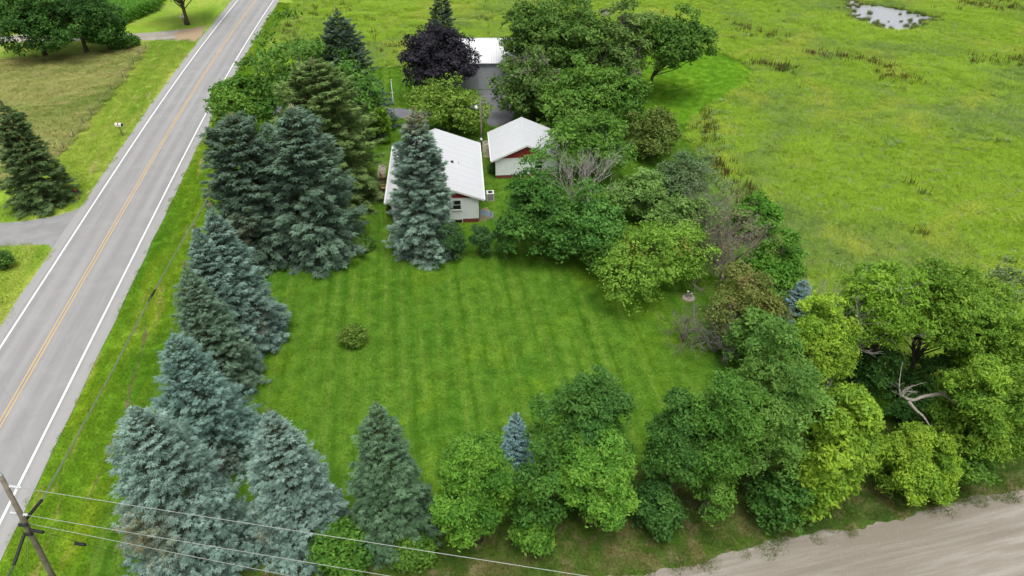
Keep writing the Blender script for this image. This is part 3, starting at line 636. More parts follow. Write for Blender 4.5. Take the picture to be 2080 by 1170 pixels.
def tree(label, group, tx, ty, by, wpx, seed, pal, cb=.12, name='broadleaf_tree', cat='tree', tr=None, stems=1, bk=None, off=(0, 0), dp=1.0, hscale=1., trunk_off=(0, 0), extra=None, wid=None, limb_every=2, **k):
    """round crown: the seen top is the far upper rim, so the true height is a little less"""
    X, Y, H = top_of(tx, ty, by); R = (1.04 if k.get('plumes', 1) > 1 else .93) * (1.03 if k.get('tight') else 1) * wpx * mpp(Y, H * .55) / 2; H = max(H * hscale * .965, .5)
    root = setp(empty(name, (X + trunk_off[0], Y + trunk_off[1], 0)), label, cat, group)
    o2 = (off[0] - trunk_off[0], off[1] - trunk_off[1])
    V, F, c, C = plume_crown(seed, R, H, H * cb, Ry=R * dp, pal=pal, off=o2, **k)
    mesh_np('crown', V, F, LEAF, col=c, parent=root)
    limbs(seed, C[::limb_every], H, tr or (.025 * H + .02), off=o2, stems=stems).build('trunk', bk or BARK, root, True)
    return root, X, Y, H, R
GS = 'spruces along the paved road'; GN_ = 'trees along the gravel road'; GM = 'trees between lawn and meadow'; GB_ = 'trees behind the house and garage'
# --- spruces
NEAR = dict(sp=.46, twig=.27, dens=.95); MIDS = dict(sp=.58, twig=.42, dens=.8); FARS = dict(sp=.72, twig=.52, dens=.7)
spruce('pale blue spruce with a brown patch on its flank, nearest the utility pole', GS, 270, 825, 1125, 258, BLUE, 11, power=.68, belly=.25, brown=((-1.2, -3.0, 5.6), np.array((2.3, 2.0, 2.6)), (.17, .125, .055)), **NEAR)
spruce('pale blue spruce between the brown-patched spruce and the green spruce', GS, 545, 835, 1095, 196, BLUE, 12, power=.68, brown=((-2.2, -1.8, 3.2), np.array((1.5, 1.6, 1.5)), (.13, .11, .06)), belly=.2, **NEAR)
spruce('green spruce with layered boughs at the front edge of the lawn', GS, 762, 820, 1085, 178, GREEN, 13, power=.7, droop=.06, belly=.2, **NEAR)
spruce('broad pale blue spruce right behind the brown-patched spruce', GS, 350, 675, 915, 212, BLUE, 14, tint=(.82, .9, .9), power=.78, brown=((1.6, -2.4, 1.6), np.array((2.0, 1.6, 1.3)), (.10, .085, .055)), belly=.1, **NEAR)
spruce('green-tinged spruce second in the roadside row behind the broad blue one', GS, 375, 540, 785, 165, ((.075, .12, .075), (.155, .22, .165)), 15, power=.78, **NEAR)
spruce('blue spruce in the roadside row with its top left of the tallest', GS, 396, 465, 725, 145, BLUEG, 16, power=.8, **MIDS)
spruce('tall slender blue spruce in the roadside row touching the big dark pair', GS, 427, 422, 690, 165, BLUEG, 17, power=.82, brown=((1.2, -1.6, 3.2), np.array((1.6, 1.6, 2.0)), (.14, .12, .09)), **MIDS)
spruce('big dark blue-green spruce nearest the road, left of its twin', 'pair of big dark spruces', 470, 238, 508, 158, DEEP, 18, power=.34, brown=((-.5, -3.4, 4.), np.array((2., 1.8, 2.2)), (.085, .07, .045)), tint=(1.15, 1.15, 1.15), rag=.2, sp=.78, twig=.56, dens=.72)
spruce('big dark blue-green spruce with long boughs at the lawn corner, right of its twin', 'pair of big dark spruces', 594, 222, 508, 172, DEEP, 19, power=.45, tint=(1.35, 1.36, 1.38), rag=.24, sp=.76, twig=.56, dens=.72)
spruce('dark olive-green spruce behind the pair of big dark spruces', GB_, 634, 126, 392, 190, OLIVE, 20, tint=(1.15, 1.1, 1.0), power=.36, brown=((1., -2., 3.), np.array((2.4, 2., 2.2)), (.05, .05, .025)), rag=.24, sp=.85, twig=.62, dens=.65, droop=.05)
spruce('tall narrow dark spruce by the yard driveway, behind the olive one', GB_, 684, 22, 262, 158, DEEP, 21, power=.72, rag=.2, **FARS)
spruce('grey-blue spruce with a ragged top standing against the house gable', None, 841, 224, 506, 127, BLUEG, 22, tint=(1.12, 1.06, .98), power=.55, rag=.2, sp=.56, twig=.44, dens=.8, brown=((0, 0, 14.2), np.array((1.6, 1.6, 1.6)), (.16, .12, .07)))
spruce('dark spruce at the left edge beside the paved driveway', None, 4, 212, 412, 108, OLIVE, 23, power=.6, rag=.18, tint=(.85, .85, .95), **FARS)
spruce('small bright blue spruce at the lawn edge behind the front ash trees', 'small blue spruces', 1048, 842, 930, 66, ((.14, .22, .25), (.22, .33, .37)), 24, power=.8, sp=.34, twig=.26, dens=1.2)
spruce('small bright blue spruce beside the meadow, behind the brownish shrub', 'small blue spruces', 1637, 568, 650, 62, ((.14, .22, .25), (.22, .33, .37)), 25, power=.8, sp=.36, twig=.3, dens=1.1)
spruce('slim conifer with its tip showing above the purple maple', GB_, 894, -32, 112, 62, DEEP, 26, power=.75, rag=.2, **FARS)

# --- broadleaf trees along the gravel road (nearest)
ASH = ((.060, .135, .022), (.140, .235, .032)); ASHD = ((.045, .105, .025), (.095, .175, .038)); ASHB = ((.085, .155, .036), (.165, .245, .056)); BOX = ((.115, .185, .022), (.265, .325, .036)); BOXG = ((.085, .155, .02), (.205, .27, .034))
NB = dict(nl=56, nt=30, nv=18, leaf=.23, tuft=.25, asp=.42, fill=.2, flat=.95, plumes=5, tight=.72)
SM = 'shrubs under the front trees'
tree('round yellowish-green ash beside the green spruce, front row', GN_, 958, 846, 1095, 190, 31, ASH, cb=.05, hscale=.97, power=1.15, **NB)
tree('tall green ash at the lawn edge behind the pale-fronted ash', GN_, 1205, 748, 1000, 222, 32, ASHD, cb=.10, power=1.2, hscale=.96, **NB)
tree('light green ash leaning over the verge right of the yellowish ash', GN_, 1222, 850, 1062, 205, 33, ((.075, .16, .025), (.165, .265, .04)), cb=.05, power=1.1, **NB)
tree('slim dark green ash with trunk showing, right of the light green ash', GN_, 1400, 806, 1030, 140, 34, ASHD, cb=.22, power=1.0, **{**NB, 'nl': 50})
tree('mid green ash with hanging foliage over the verge', GN_, 1508, 730, 1040, 180, 35, ((.065, .14, .026), (.135, .225, .04)), cb=.08, power=1.1, **NB)
tree('large bluish-green ash behind the bright yellow-green boxelder', GN_, 1628, 664, 1000, 222, 36, ASHB, cb=.12, power=1.1, **{**NB, 'nl': 64})
tree('bright yellow-green boxelder overhanging the gravel road', GN_, 1752, 775, 1020, 190, 37, BOX, cb=.08, power=1.2, droop=.3, **{**NB, 'leaf': .33})
tree('yellow-green boxelder at the lawn corner near the small blue spruce', GM, 1690, 598, 850, 190, 38, BOX, cb=.2, power=1.1, **NB)
tree('tall boxelder with pale crown and bare top twigs, left of the far right pair', GN_, 1830, 535, 790, 210, 39, ((.11, .19, .02), (.23, .31, .035)), cb=.42, stems=2, tr=.30, **NB)
tree('tall boxelder with leaning trunk behind the broken limb', GN_, 1965, 528, 790, 225, 40, BOXG, cb=.42, stems=2, tr=.32, **{**NB, 'nl': 60})
tree('dense boxelder at the right edge reaching down to the verge', GN_, 2058, 722, 950, 195, 41, BOXG, cb=.05, **NB)
tree('boxelder at the right edge below the grey half-dead tree', GN_, 2078, 610, 830, 170, 45, BOXG, cb=.15, **{**NB, 'nl': 44})
tree('low yellow-green boxelder sapling in front of the broken limb', GN_, 1900, 876, 1000, 150, 42, BOX, cb=.1, **{**NB, 'nl': 44})
tree('sparse grey half-dead tree at the right edge by the meadow', GM, 2085, 500, 720, 95, 43, ((.11, .14, .06), (.18, .20, .10)), cb=.25, nl=26, nt=8, nv=8, leaf=.3, bk=BARK_DEAD, limb_every=1)
tree('drooping yellow-green sapling reaching onto the gravel road', GN_, 1690, 915, 1045, 120, 44, BOX, cb=.05, nl=30, nt=18, nv=12, leaf=.31, droop=.4)
for i, (lb, tx, ty, by, wp, pl) in enumerate([
    ('bright green bush between the blue spruce and the green spruce', 678, 1082, 1152, 150, ((.05, .115, .02), (.12, .205, .03))),
    ('dark green undergrowth bush between the two leading ash trees', 1098, 905, 1085, 135, ((.035, .085, .018), (.085, .16, .03))),
    ('dark shady bush under the slim dark ash', 1345, 985, 1070, 110, ((.03, .075, .02), (.07, .13, .03))),
    ('dark green bush behind the broken limb', 1870, 800, 840, 140, ((.03, .08, .02), (.07, .14, .03))),
    ('dark bush at the foot of the pale boxelder trunks', 1800, 700, 800, 120, ((.03, .075, .018), (.065, .125, .028))),
    ('dark bush under the leaning boxelder trunk', 1945, 705, 810, 150, ((.03, .075, .018), (.065, .125, .028))),
    ('leafy dark bush under the right edge boxelder', 2000, 880, 975, 130, ((.06, .12, .02), (.13, .2, .03))),
    ('small weedy bush at the foot of the green spruce', 835, 1092, 1135, 80, ((.05, .11, .02), (.12, .19, .03))),
    ('low green bush at the foot of the yellowish ash', 1085, 1050, 1110, 90, ((.06, .13, .02), (.13, .22, .03))),
    ('shady bush between the bluish ash and the bright boxelder', 1600, 960, 1050, 130, ((.035, .085, .02), (.08, .15, .03)))]):
    tree(lb, SM, tx, ty, by, wp, 60 + i, pl, cb=0.0, name='shrub', cat='bush', nl=34, nt=16, nv=11, leaf=.25, tuft=.25, tr=.05, stems=3)

# --- between lawn and meadow
MB_ = dict(plumes=4, nl=46, nt=18, nv=11, leaf=.34, tuft=.34, fill=.25)
tree('spreading light green apple tree beside the white well pipes', GM, 1335, 448, 592, 250, 71, ((.105, .175, .022), (.215, .30, .05)), cb=.16, name='apple_tree', **{**MB_, 'nl': 64, 'leaf': .27, 'droop': .5, 'accent': ((.19, .17, .04), .08)}, bk=BARK)
M1, X1, Y1, H1, R1 = tree('dark green maple with dead bare limbs at its top, right of the garage', GM, 1098, 312, 515, 175, 72, ((.04, .10, .022), (.095, .175, .038)), cb=.04, name='maple_tree', **{**MB_, 'nl': 62, 'lr': 1.35})
bare_twigs(5, H1 * .78, 4.2, depth=4, r0_=.065, n0=10, base=(4.0, .6, H1 * .45), up=.8, spread=.42).build('dead_limbs', BARK_DEAD, M1)
tree('dark green maple with rounded clumps at the back edge of the lawn', GM, 1212, 370, 535, 215, 73, ((.045, .11, .025), (.11, .20, .045)), cb=.04, name='maple_tree', **{**MB_, 'nl': 62, 'lr': 1.3})
tree('green tree close behind the right side of the garage', GM, 1205, 228, 355, 185, 74, ((.06, .125, .022), (.125, .20, .035)), cb=.06, **{**MB_, 'nl': 56})
tree('olive drooping shrub between the garage trees and the meadow', GM, 1335, 205, 318, 118, 75, ((.075, .105, .025), (.16, .165, .045)), cb=.02, name='shrub', cat='bush', droop=.6, **MB_)
tree('pale green small tree between the round maples and the grey willow', GM, 1310, 345, 450, 125, 76, ((.10, .155, .04), (.17, .235, .075)), cb=.1, **MB_)
tree('grey-green willow shrub at the meadow edge', GM, 1395, 298, 430, 130, 77, ((.085, .12, .055), (.165, .20, .11)), cb=.05, name='shrub', cat='bush', **{**MB_, 'nl': 50, 'leaf': .27})
tree('pale green tree with rusty leaves behind the apple tree', GM, 1395, 395, 500, 125, 78, ((.10, .155, .04), (.175, .235, .07)), cb=.1, **{**MB_, 'accent': ((.20, .085, .045), .08)})
tree('bright green bush beside the grey dead crabapple, toward the meadow', GM, 1545, 392, 478, 90, 79, ((.06, .15, .018), (.13, .24, .03)), cb=0., name='shrub', cat='bush', **MB_)
tree('rounded green bush at the meadow edge behind the brownish shrub', GM, 1600, 470, 612, 118, 80, ((.065, .15, .02), (.135, .24, .035)), cb=.02, name='shrub', cat='bush', **MB_)
tree('brownish olive shrub at the right side of the lawn', GM, 1535, 540, 690, 175, 81, ((.10, .12, .03), (.21, .185, .06)), cb=.05, name='shrub', cat='bush', **{**MB_, 'leaf': .26, 'accent': ((.19, .13, .06), .12)})
tree('low green growth at the foot of the grey willow shrub', GM, 1450, 455, 520, 70, 82, ((.05, .11, .02), (.11, .18, .04)), cb=0., name='shrub', cat='bush', nl=24, nt=14, nv=9, leaf=.3)
tree('pale green leafy shrub behind the bluish ash at the lawn corner', GM, 1560, 625, 760, 120, 83, ((.075, .145, .03), (.15, .23, .05)), cb=.05, name='shrub', cat='bush', **MB_)
TWIGS_G = bark('twig_grey', (.34, .31, .285)); TWIGS_R = bark('twig_brown', (.29, .235, .22))
def dead(label, tx, ty, by, wp, seed, mat, leaves=None, name='dead_shrub', cat='bush', depth=4, n0=8, r0_=.06, spread=.6):
    X, Y, H = top_of(tx, ty, by); R = wp * mpp(Y, H * .5) / 2
    root = setp(empty(name, (X, Y, 0)), label, cat, GM)
    bare_twigs(seed, H, R, depth=depth, n0=n0, r0_=r0_, spread=spread).build('branches', mat, root)
    if leaves: 
        V, F, c, C = broad_crown(seed, R * .9, H * .95, H * .2, pal=leaves, nl=20, nt=9, nv=7, leaf=.22, tuft=.35); mesh_np('crown', V, F, LEAF, col=c, parent=root)
    return root
dead('grey bare twiggy shrub leaning out of the grey willow', 1450, 332, 462, 140, 1, TWIGS_G, ((.10, .12, .07), (.17, .18, .11)), depth=5, n0=13)
dead('grey-brown dead crabapple with a few reddish leaves', 1500, 412, 575, 178, 2, TWIGS_R, ((.13, .09, .07), (.19, .13, .10)), depth=5, r0_=.09, n0=14)
dead('bare grey shrub at the lawn edge below the brownish shrub', 1478, 600, 718, 140, 3, TWIGS_G, None, depth=5, n0=14, r0_=.07)
dead('small bare brown tree with a thin trunk on the lawn edge', 1402, 612, 695, 80, 4, TWIGS_R, None, name='dead_tree', cat='tree', depth=5, n0=5, r0_=.08)
dead('bare dead crown poking out above the pale boxelder', 1770, 540, 800, 90, 6, BARK_DEAD, None, name='dead_tree', cat='tree', depth=5, n0=4, r0_=.12, spread=.42)

# --- behind the buildings and along the road
FB = dict(plumes=5, nl=56, nt=18, nv=10, leaf=.46, tuft=.44, fill=.25)
tree('dark purple-leaved maple in front of the metal barn', GB_, 882, 30, 198, 166, 91, ((.016, .011, .020), (.045, .034, .055)), cb=.12, name='maple_tree', hscale=.98, **{**FB, 'nl': 100, 'leaf': .42, 'tuft': .42, 'fill': .35, 'plumes': 4})
tree('rounded light olive-green tree between the house and the yard driveway', GB_, 905, 148, 272, 156, 92, ((.095, .145, .02), (.20, .25, .05)), cb=.06, **{**FB, 'leaf': .36, 'nl': 60})
tree('roadside maple with its trunks beside the paved road', GB_, 462, 148, 300, 145, 93, ((.055, .12, .02), (.13, .205, .035)), cb=.28, stems=2, name='maple_tree', **FB)
tree('broad green tree at the road behind the dark spruces', GB_, 600, 62, 285, 270, 94, ((.06, .125, .024), (.125, .20, .04)), cb=.05, hscale=1.1, **{**FB, 'nl': 74})
tree('young yellow-green tree at the foot of the tall narrow spruce', GB_, 762, 195, 290, 62, 95, ((.10, .16, .02), (.18, .25, .035)), cb=.05, nl=26, nt=14, nv=9, leaf=.38)
WIL = ((.065, .115, .025), (.135, .195, .045))
tree('large dark willow at the left of the tall grove behind the garage', GB_, 1092, -30, 195, 158, 96, WIL, cb=.10, tr=.4, **{**FB, 'nl': 70})
tree('grey-twigged willow hanging over the yard driveway', GB_, 1086, 85, 245, 165, 97, ((.07, .11, .03), (.135, .185, .055)), cb=.04, **{**FB, 'accent': ((.17, .15, .12), .12)})
tree('tallest willow in the middle of the grove behind the garage', GB_, 1180, -45, 205, 190, 98, WIL, cb=.1, tr=.45, **{**FB, 'nl': 74})
tree('light green willow at the front of the grove, right behind the garage roof', GB_, 1178, 112, 275, 160, 99, ((.075, .14, .025), (.15, .225, .045)), cb=.04, **FB)
tree('half-bare grey willow at the right of the grove', GB_, 1272, -20, 200, 160, 100, ((.08, .12, .035), (.155, .20, .06)), cb=.12, bk=BARK_GREY, limb_every=1, **{**FB, 'accent': ((.19, .17, .14), .22)})
tree('green willow low at the right foot of the grove', GB_, 1262, 130, 262, 125, 101, ((.06, .125, .02), (.125, .20, .035)), cb=.04, **FB)
tree('dark ash with a clear leaning trunk on the far mown lawn', GB_, 1352, 12, 200, 150, 102, ((.05, .10, .02), (.12, .19, .035)), cb=.40, off=(2.2, 0), trunk_off=(-1.5, 0), tr=.34, **{**FB, 'nl': 66})
dead('tangle of bare grey branches in the crown of the willow grove', 1235, 25, 205, 120, 7, BARK_GREY, None, name='dead_tree', cat='tree', depth=5, n0=5, r0_=.16, spread=.5)
GL = 'dark trees left of the road'; DK = ((.024, .058, .014), (.060, .115, .026))
tree('dark broad tree at the top left corner', GL, 20, -70, 112, 190, 103, DK, cb=.02, **{**FB, 'nl': 70})
tree('dark broad tree right of the corner tree above the pasture', GL, 118, -60, 108, 190, 104, DK, cb=.02, **{**FB, 'nl': 70})
tree('dark lower tree at the end of the gravel driveway', GL, 185, -8, 100, 95, 105, ((.03, .07, .018), (.075, .135, .03)), cb=.02, **FB)
tree('oak with a dark leaning trunk beside the corn field', GL, 342, -95, 50, 150, 106, ((.055, .10, .015), (.11, .17, .03)), cb=.36, tr=.4, **{**FB, 'nl': 60})
tree('small bush at the driveway end beside the dark lower tree', GL, 232, 74, 100, 30, 107, ((.04, .095, .02), (.10, .17, .03)), cb=0., name='shrub', cat='bush', nl=18, nt=12, nv=8, leaf=.4)
tree('round bush on the pasture side of the gravel driveway', GL, 261, 73, 97, 40, 108, ((.05, .11, .02), (.12, .19, .035)), cb=0., name='shrub', cat='bush', nl=18, nt=12, nv=8, leaf=.4)
tree('bush cut off by the left edge below the paved driveway', None, -2, 512, 545, 34, 109, ((.05, .10, .025), (.11, .17, .04)), cb=0., name='shrub', cat='bush', nl=18, nt=12, nv=8, leaf=.22)

# --- garden shrubs
def shrub(label, tx, ty, by, wp, seed, pal, group, leaf=.14, nl=26, nt=22, nv=11, **k):
    tree(label, group, tx, ty, by, wp, seed, pal, cb=0., name='shrub', cat='bush', nl=nl, nt=nt, nv=nv, leaf=leaf, tuft=.14, tr=.04, stems=3, **k)
DG = ((.035, .075, .028), (.085, .14, .055))
shrub('clipped dark shrub tucked against the grey-blue spruce by the house', 915, 452, 525, 62, 111, DG, 'dark shrubs beside the house', nl=40)
shrub('clipped dark shrub standing alone in front of the house corner', 977, 453, 521, 46, 112, DG, 'dark shrubs beside the house', nl=34)
shrub('dark shrub under the left edge of the dead-topped maple', 1026, 438, 522, 60, 113, ((.03, .07, .025), (.07, .125, .045)), 'dark shrubs beside the house', nl=40)
shrub('round yellow-green bush alone on the open lawn', 712, 662, 700, 58, 114, ((.075, .12, .02), (.19, .23, .05)), 'small lawn bushes', leaf=.17)
shrub('low dark bush on the lawn left of the house', 735, 482, 505, 50, 115, ((.06, .11, .025), (.14, .2, .05)), 'small lawn bushes', leaf=.17)
shrub('small dark shrub at the left corner of the garage', 1002, 332, 352, 20, 116, DG, None, leaf=.16, nl=14)
shrub('dark shrub along the left wall of the house', 793, 398, 438, 24, 117, ((.04, .05, .02), (.09, .09, .04)), None, leaf=.16, nl=18)

# ------------------------------------------------------------------ broken limb
def chain(mb, pts, r, k=7): mb.tube(spline(pts, 14), np.linspace(r[0], r[1], 14), k)
bl = empty('broken_limb', (0, 0, 0)); setp(bl, 'pale broken dead limb with a splintered end among the boxelders', 'branch')
def lp(x, y, z): return at(x, y, z + 1.3)
mb = MB(); chain(mb, [lp(1925, 797, 4.6), lp(1900, 802, 4.6), lp(1868, 806, 4.5), lp(1852, 818, 4.4), lp(1826, 800, 4.5)], (.15, .08)); chain(mb, [lp(1845, 815, 4.4), lp(1862, 835, 4.2), lp(1876, 845, 4.0), lp(1888, 865, 3.6)], (.12, .05)); chain(mb, [lp(1912, 799, 4.6), lp(1930, 810, 4.3), lp(1952, 836, 3.6)], (.13, .07))
chain(mb, [lp(1828, 802, 4.5), lp(1826, 780, 5.0), lp(1832, 740, 5.8), lp(1834, 735, 6.0)], (.045, .012), 5); chain(mb, [lp(1826, 800, 4.5), lp(1850, 785, 4.8), lp(1882, 776, 5.0)], (.04, .015), 4); chain(mb, [lp(1930, 812, 4.3), lp(1960, 832, 4.0), lp(1995, 833, 4.0)], (.05, .02), 4)
mb.build('limb', bark('limb_bark', (.40, .35, .30)), bl, True)
bt_ = bare_twigs(12, 1.5, 1.0, depth=3, n0=5, r0_=.03, base=tuple(lp(1830, 808, 4.4))); bt_.build('twigs', BARK_DEAD, bl)
mb = MB(); e = lp(1924, 797, 4.6)
for i in range(6): mb.tube(np.array([e + (-.05, 0, (i - 3) * .04), e + (.28 + .06 * (i % 3), .02 * i, (i - 3) * .05 + .05)]), (.05, .006), 4)
mb.build('splintered_end', plain('fresh_wood', (.62, .38, .16), .8), bl)

# ------------------------------------------------------------------ buildings
WHITE = plain('white_siding', (.80, .82, .83), .55, .03); TRIM = plain('white_trim', (.78, .78, .77), .5, .04); MAROON = plain('maroon_board', (.27, .034, .034), .6, .12)
FOUND = plain('red_foundation', (.22, .055, .04), .8, .15, 4, bump=.2); DARKG = plain('dark_metal', (.03, .032, .035), .5); STEEL = plain('galvanised', (.45, .46, .47), .4, .1, metal=.5)
m = NM('white_roof').rough(.42); p = m.objpos(); n_ = m.noise(m.map(p, (1.2, .25, 1)), 1.2, 5, .6); n2_ = m.noise(p, .35, 4)
c = m.mix(m.ramp(n_, .3, .75, 0, .35), (.555, .57, .585), (.49, .505, .52)); c = m.mix(m.ramp(n2_, .5, .72, 0, .3), c, (.52, .52, .51)); m.color(c); ROOF = m.m
m = NM('window_glass'); m.color((.012, .015, .018)); m.b.inputs['Roughness'].default_value = .05; m.b.inputs['Specular IOR Level'].default_value = .6; GLASS = m.m
def gable_house(name, loc, rz, hw, hl, wall_h, eave_o, end_o, slope, label, boards, base_h, rib=1.2):
    root = setp(empty(name, loc, rz), label, 'building')
    MB().box(-hw + .03, hw - .03, -hl + .03, hl - .03, -.1, base_h).build('foundation', FOUND, root)
    core = MB().box(-hw + .04, hw - .04, -hl + .04, hl - .04, base_h, wall_h).build('wall', WHITE, root)
    bh = (wall_h - base_h) / boards; lap = .006
    for s in (-1, 1):
        for i in range(boards):
            z0 = base_h + i * bh; z1 = z0 + bh + .012
            y = s * (hl - .04)
            MB().prism([(-hw, y, z0), (-hw, y + s * (lap + .02), z0), (-hw, y + s * .012, z1), (-hw, y, z1)], (2 * hw, 0, 0)).build('siding_board', WHITE, core)
            x = s * (hw - .04)
            MB().prism([(x, -hl + .01, z0), (x + s * (lap + .02), -hl + .01, z0), (x + s * .012, -hl + .01, z1), (x, -hl + .01, z1)], (0, 2 * hl - .02, 0)).build('siding_board', WHITE, core)
    rh = wall_h + hw * slope
    for s in (-1, 1):
        y = s * (hl - .06); g = MB().prism([(-hw, y, wall_h), (hw, y, wall_h), (0, y, rh)], (0, s * .05, 0)).build('gable', MAROON, root)
        nb = int(2 * hw / .42)
        for i in range(nb):
            x0 = -hw + 2 * hw * i / nb + .012; x1 = -hw + 2 * hw * (i + 1) / nb - .012
            h0, h1 = max(.01, (hw - abs(x0)) * slope - .02), max(.01, (hw - abs(x1)) * slope - .02)
            MB().prism([(x0, y + s * .05, wall_h + .03), (x1, y + s * .05, wall_h + .03), (x1, y + s * .05, wall_h + .03 + h1), (x0, y + s * .05, wall_h + .03 + h0)], (0, s * .016, 0)).build('gable_board', MAROON, g)
        MB().box(-hw - .02, hw + .02, min(y + s * .03, y + s * .09), max(y + s * .03, y + s * .09), wall_h - .05, wall_h + .05).build('trim_board', TRIM, g)
        for sx in (-1, 1): MB().box(min(sx * hw, sx * (hw - .12)) - .014, max(sx * hw, sx * (hw - .12)) + .014, min(s * hl, s * (hl - .1)) - .014, max(s * hl, s * (hl - .1)) + .014, base_h, wall_h).build('corner_board', TRIM, core)
    # roof: two slabs, ridge cap, fascia, gutters, standing ribs
    ex = hw + eave_o; ey = hl + end_o; th = .13
    roof = MB()
    for s in (-1, 1):
        pr = [(0, -ey, rh + .02), (s * ex, -ey, rh + .02 - ex * slope), (s * ex, -ey, rh + .02 - ex * slope + th), (0, -ey, rh + .02 + th)]
        roof.prism(pr if s > 0 else pr[::-1], (0, 2 * ey, 0))
    ro = roof.build('roof', ROOF, root)
    MB().prism([(-.16, -ey - .01, rh + .02 + th - .16 * slope + .012), (.16, -ey - .01, rh + .02 + th - .16 * slope + .012), (.16, -ey - .01, rh + .05 + th - .16 * slope), (0, -ey - .01, rh + .055 + th), (-.16, -ey - .01, rh + .05 + th - .16 * slope)], (0, 2 * ey + .02, 0)).build('ridge_cap', ROOF, ro)
    n = int(2 * ey / rib)
    for s in (-1, 1):
        for i in range(1, n):
            y = -ey + 2 * ey * i / n
            MB().prism([(s * .17, y - .012, rh + .02 + th - .17 * slope), (s * ex, y - .012, rh + .02 + th - ex * slope), (s * ex, y - .012, rh + .02 + th - ex * slope + .016), (s * .17, y - .012, rh + .02 + th - .17 * slope + .016)], (0, .024, 0)).build('roof_rib', ROOF, ro)
        z = rh + .02 - ex * slope
        MB().prism([(s * ex, -ey, z + th - .02), (s * (ex + .11), -ey, z + th - .01), (s * (ex + .08), -ey, z + .01), (s * ex, -ey, z + .0)], (0, 2 * ey, 0)).build('gutter', TRIM, ro)
    for s in (-1, 1):
        for sx in (-1, 1):
            y = s * (ey + .002)
            MB().prism([(0, y, rh - .06), (sx * ex, y, rh - .06 - ex * slope), (sx * ex, y, rh + .03 + th - ex * slope), (0, y, rh + .03 + th)], (0, s * .035, 0)).build('fascia', TRIM, ro)
    return root, core, ro, rh
def window(parent, x, y, z, w_, h, axis='y', s=-1):
    """double-hung window on a wall facing -y (axis y) or +x"""
    def bx(mb, a0, a1, d0, d1, z0, z1):
        d0, d1 = sorted((s * d0, s * d1))
        return mb.box(x + a0, x + a1, y + d0, y + d1, z0, z1) if axis == 'y' else mb.box(x + d0, x + d1, y + a0, y + a1, z0, z1)
    f = bx(MB(), -w_ / 2 - .07, w_ / 2 + .07, .01, .05, z - .07, z + h + .07).build('window', TRIM, parent)
    for k in (0, 1):
        z0 = z + h / 2 * k
        bx(MB(), -w_ / 2 + .02, w_ / 2 - .02, .05, .058, z0 + .02, z0 + h / 2 - .02).build('pane', GLASS, f)
    mb = MB(); bx(mb, -w_ / 2, w_ / 2, .05, .075, z + h / 2 - .022, z + h / 2 + .022)
    for a in (-w_ / 2, w_ / 2 - .04): bx(mb, a, a + .04, .05, .07, z, z + h)
    mb.build('sash', TRIM, f); bx(MB(), -w_ / 2 - .1, w_ / 2 + .1, .02, .1, z - .1, z - .055).build('sill', TRIM, f)
RZ = math.radians(4.2)
house, hcore, hroof, hrh = gable_house('house', (-8.55, 71.5, 0), RZ, 4.55, 6.6, 3.0, .62, .22, .385, 'white ranch house with white roof and maroon gable behind the grey-blue spruce', 7, .5)
window(hcore, 2.25, -6.6, 1.72, .92, 1.08); window(hcore, -2.3, -6.6, 1.72, .92, 1.08)
for yy in (-3.6, .4, 4.2): window(hcore, 4.55, yy, 1.4, 1.0, 1.2, 'x', 1)
for yy in (-4.2, 3.6): window(hcore, -4.55, yy, 1.2, 1.6, 1.3, 'x', -1)
MB().box(1.9, 2.75, -6.63, -6.56, .08, .42).build('basement_window', GLASS, house); MB().box(1.82, 2.83, -6.60, -6.55, .03, .47).build('basement_window_frame', TRIM, house)
MB().box(-4.60, -4.52, -.9, .1, .55, 2.6).build('door', plain('door_paint', (.22, .03, .025), .5), house)
def roof_z(x): return hrh + .15 - abs(x) * .385
MB().tube([(2.6, -.35, roof_z(2.6) - .1), (2.6, -.35, roof_z(2.6) + .45)], .06, 8).build('vent_pipe', TRIM, hroof, True)
MB().box(1.75, 2.05, -.7, -.45, roof_z(1.9) - .06, roof_z(1.9) + .16).build('roof_vent', DARKG, hroof)
garage, gcore, groof, grh = gable_house('garage', (1.45, 79.0, 0), RZ, 3.65, 3.65, 2.55, .5, .3, .45, 'small white garage with white roof and maroon gable right of the house', 6, .42)
window(gcore, 1.4, -3.65, 1.2, .9, .9)
MB().box(-2.4, 2.4, 3.62, 3.70, .1, 2.2).build('garage_door', TRIM, garage)
# metal barn: low gable, ridge across the view
barn = setp(empty('barn', (-3.4, 108.8, 0)), 'grey metal barn with bright white roof behind the purple maple', 'building')
BW, BD, BH, BR = 7.0, 5.5, 4.1, 5.7
GREYM = plain('grey_metal', (.36, .38, .40), .45, .06)
MB().box(-BW, BW, -BD, BD, 0, BH - .02).build('wall', GREYM, barn)
bwall = [o for o in barn.children if o.name.startswith('wall')][0]
for i in range(34):
    x = -BW + .2 + i * (2 * BW - .4) / 33
    MB().prism([(x - .045, -BD, .05), (x + .045, -BD, .05), (x + .02, -BD - .03, .05), (x - .02, -BD - .03, .05)][::-1], (0, 0, BH - .15)).build('wall_rib', GREYM, bwall)
for s in (-1, 1): MB().prism([(s * (BW - .03), -BD, BH - .02), (s * (BW - .03), BD, BH - .02), (s * (BW - .03), 0, BR - .05)], (s * .03, 0, 0)).build('gable', GREYM, barn)
mb = MB(); ey = BD + .35; sl = (BR - BH) / BD
for s in (-1, 1): mb.prism([(-BW - .3, 0, BR), (-BW - .3, s * ey, BR - ey * sl), (-BW - .3, s * ey, BR - ey * sl + .1), (-BW - .3, 0, BR + .1)], (2 * BW + .6, 0, 0))
broof = mb.build('roof', plain('barn_roof_white', (.74, .75, .76), .4, .03), barn)
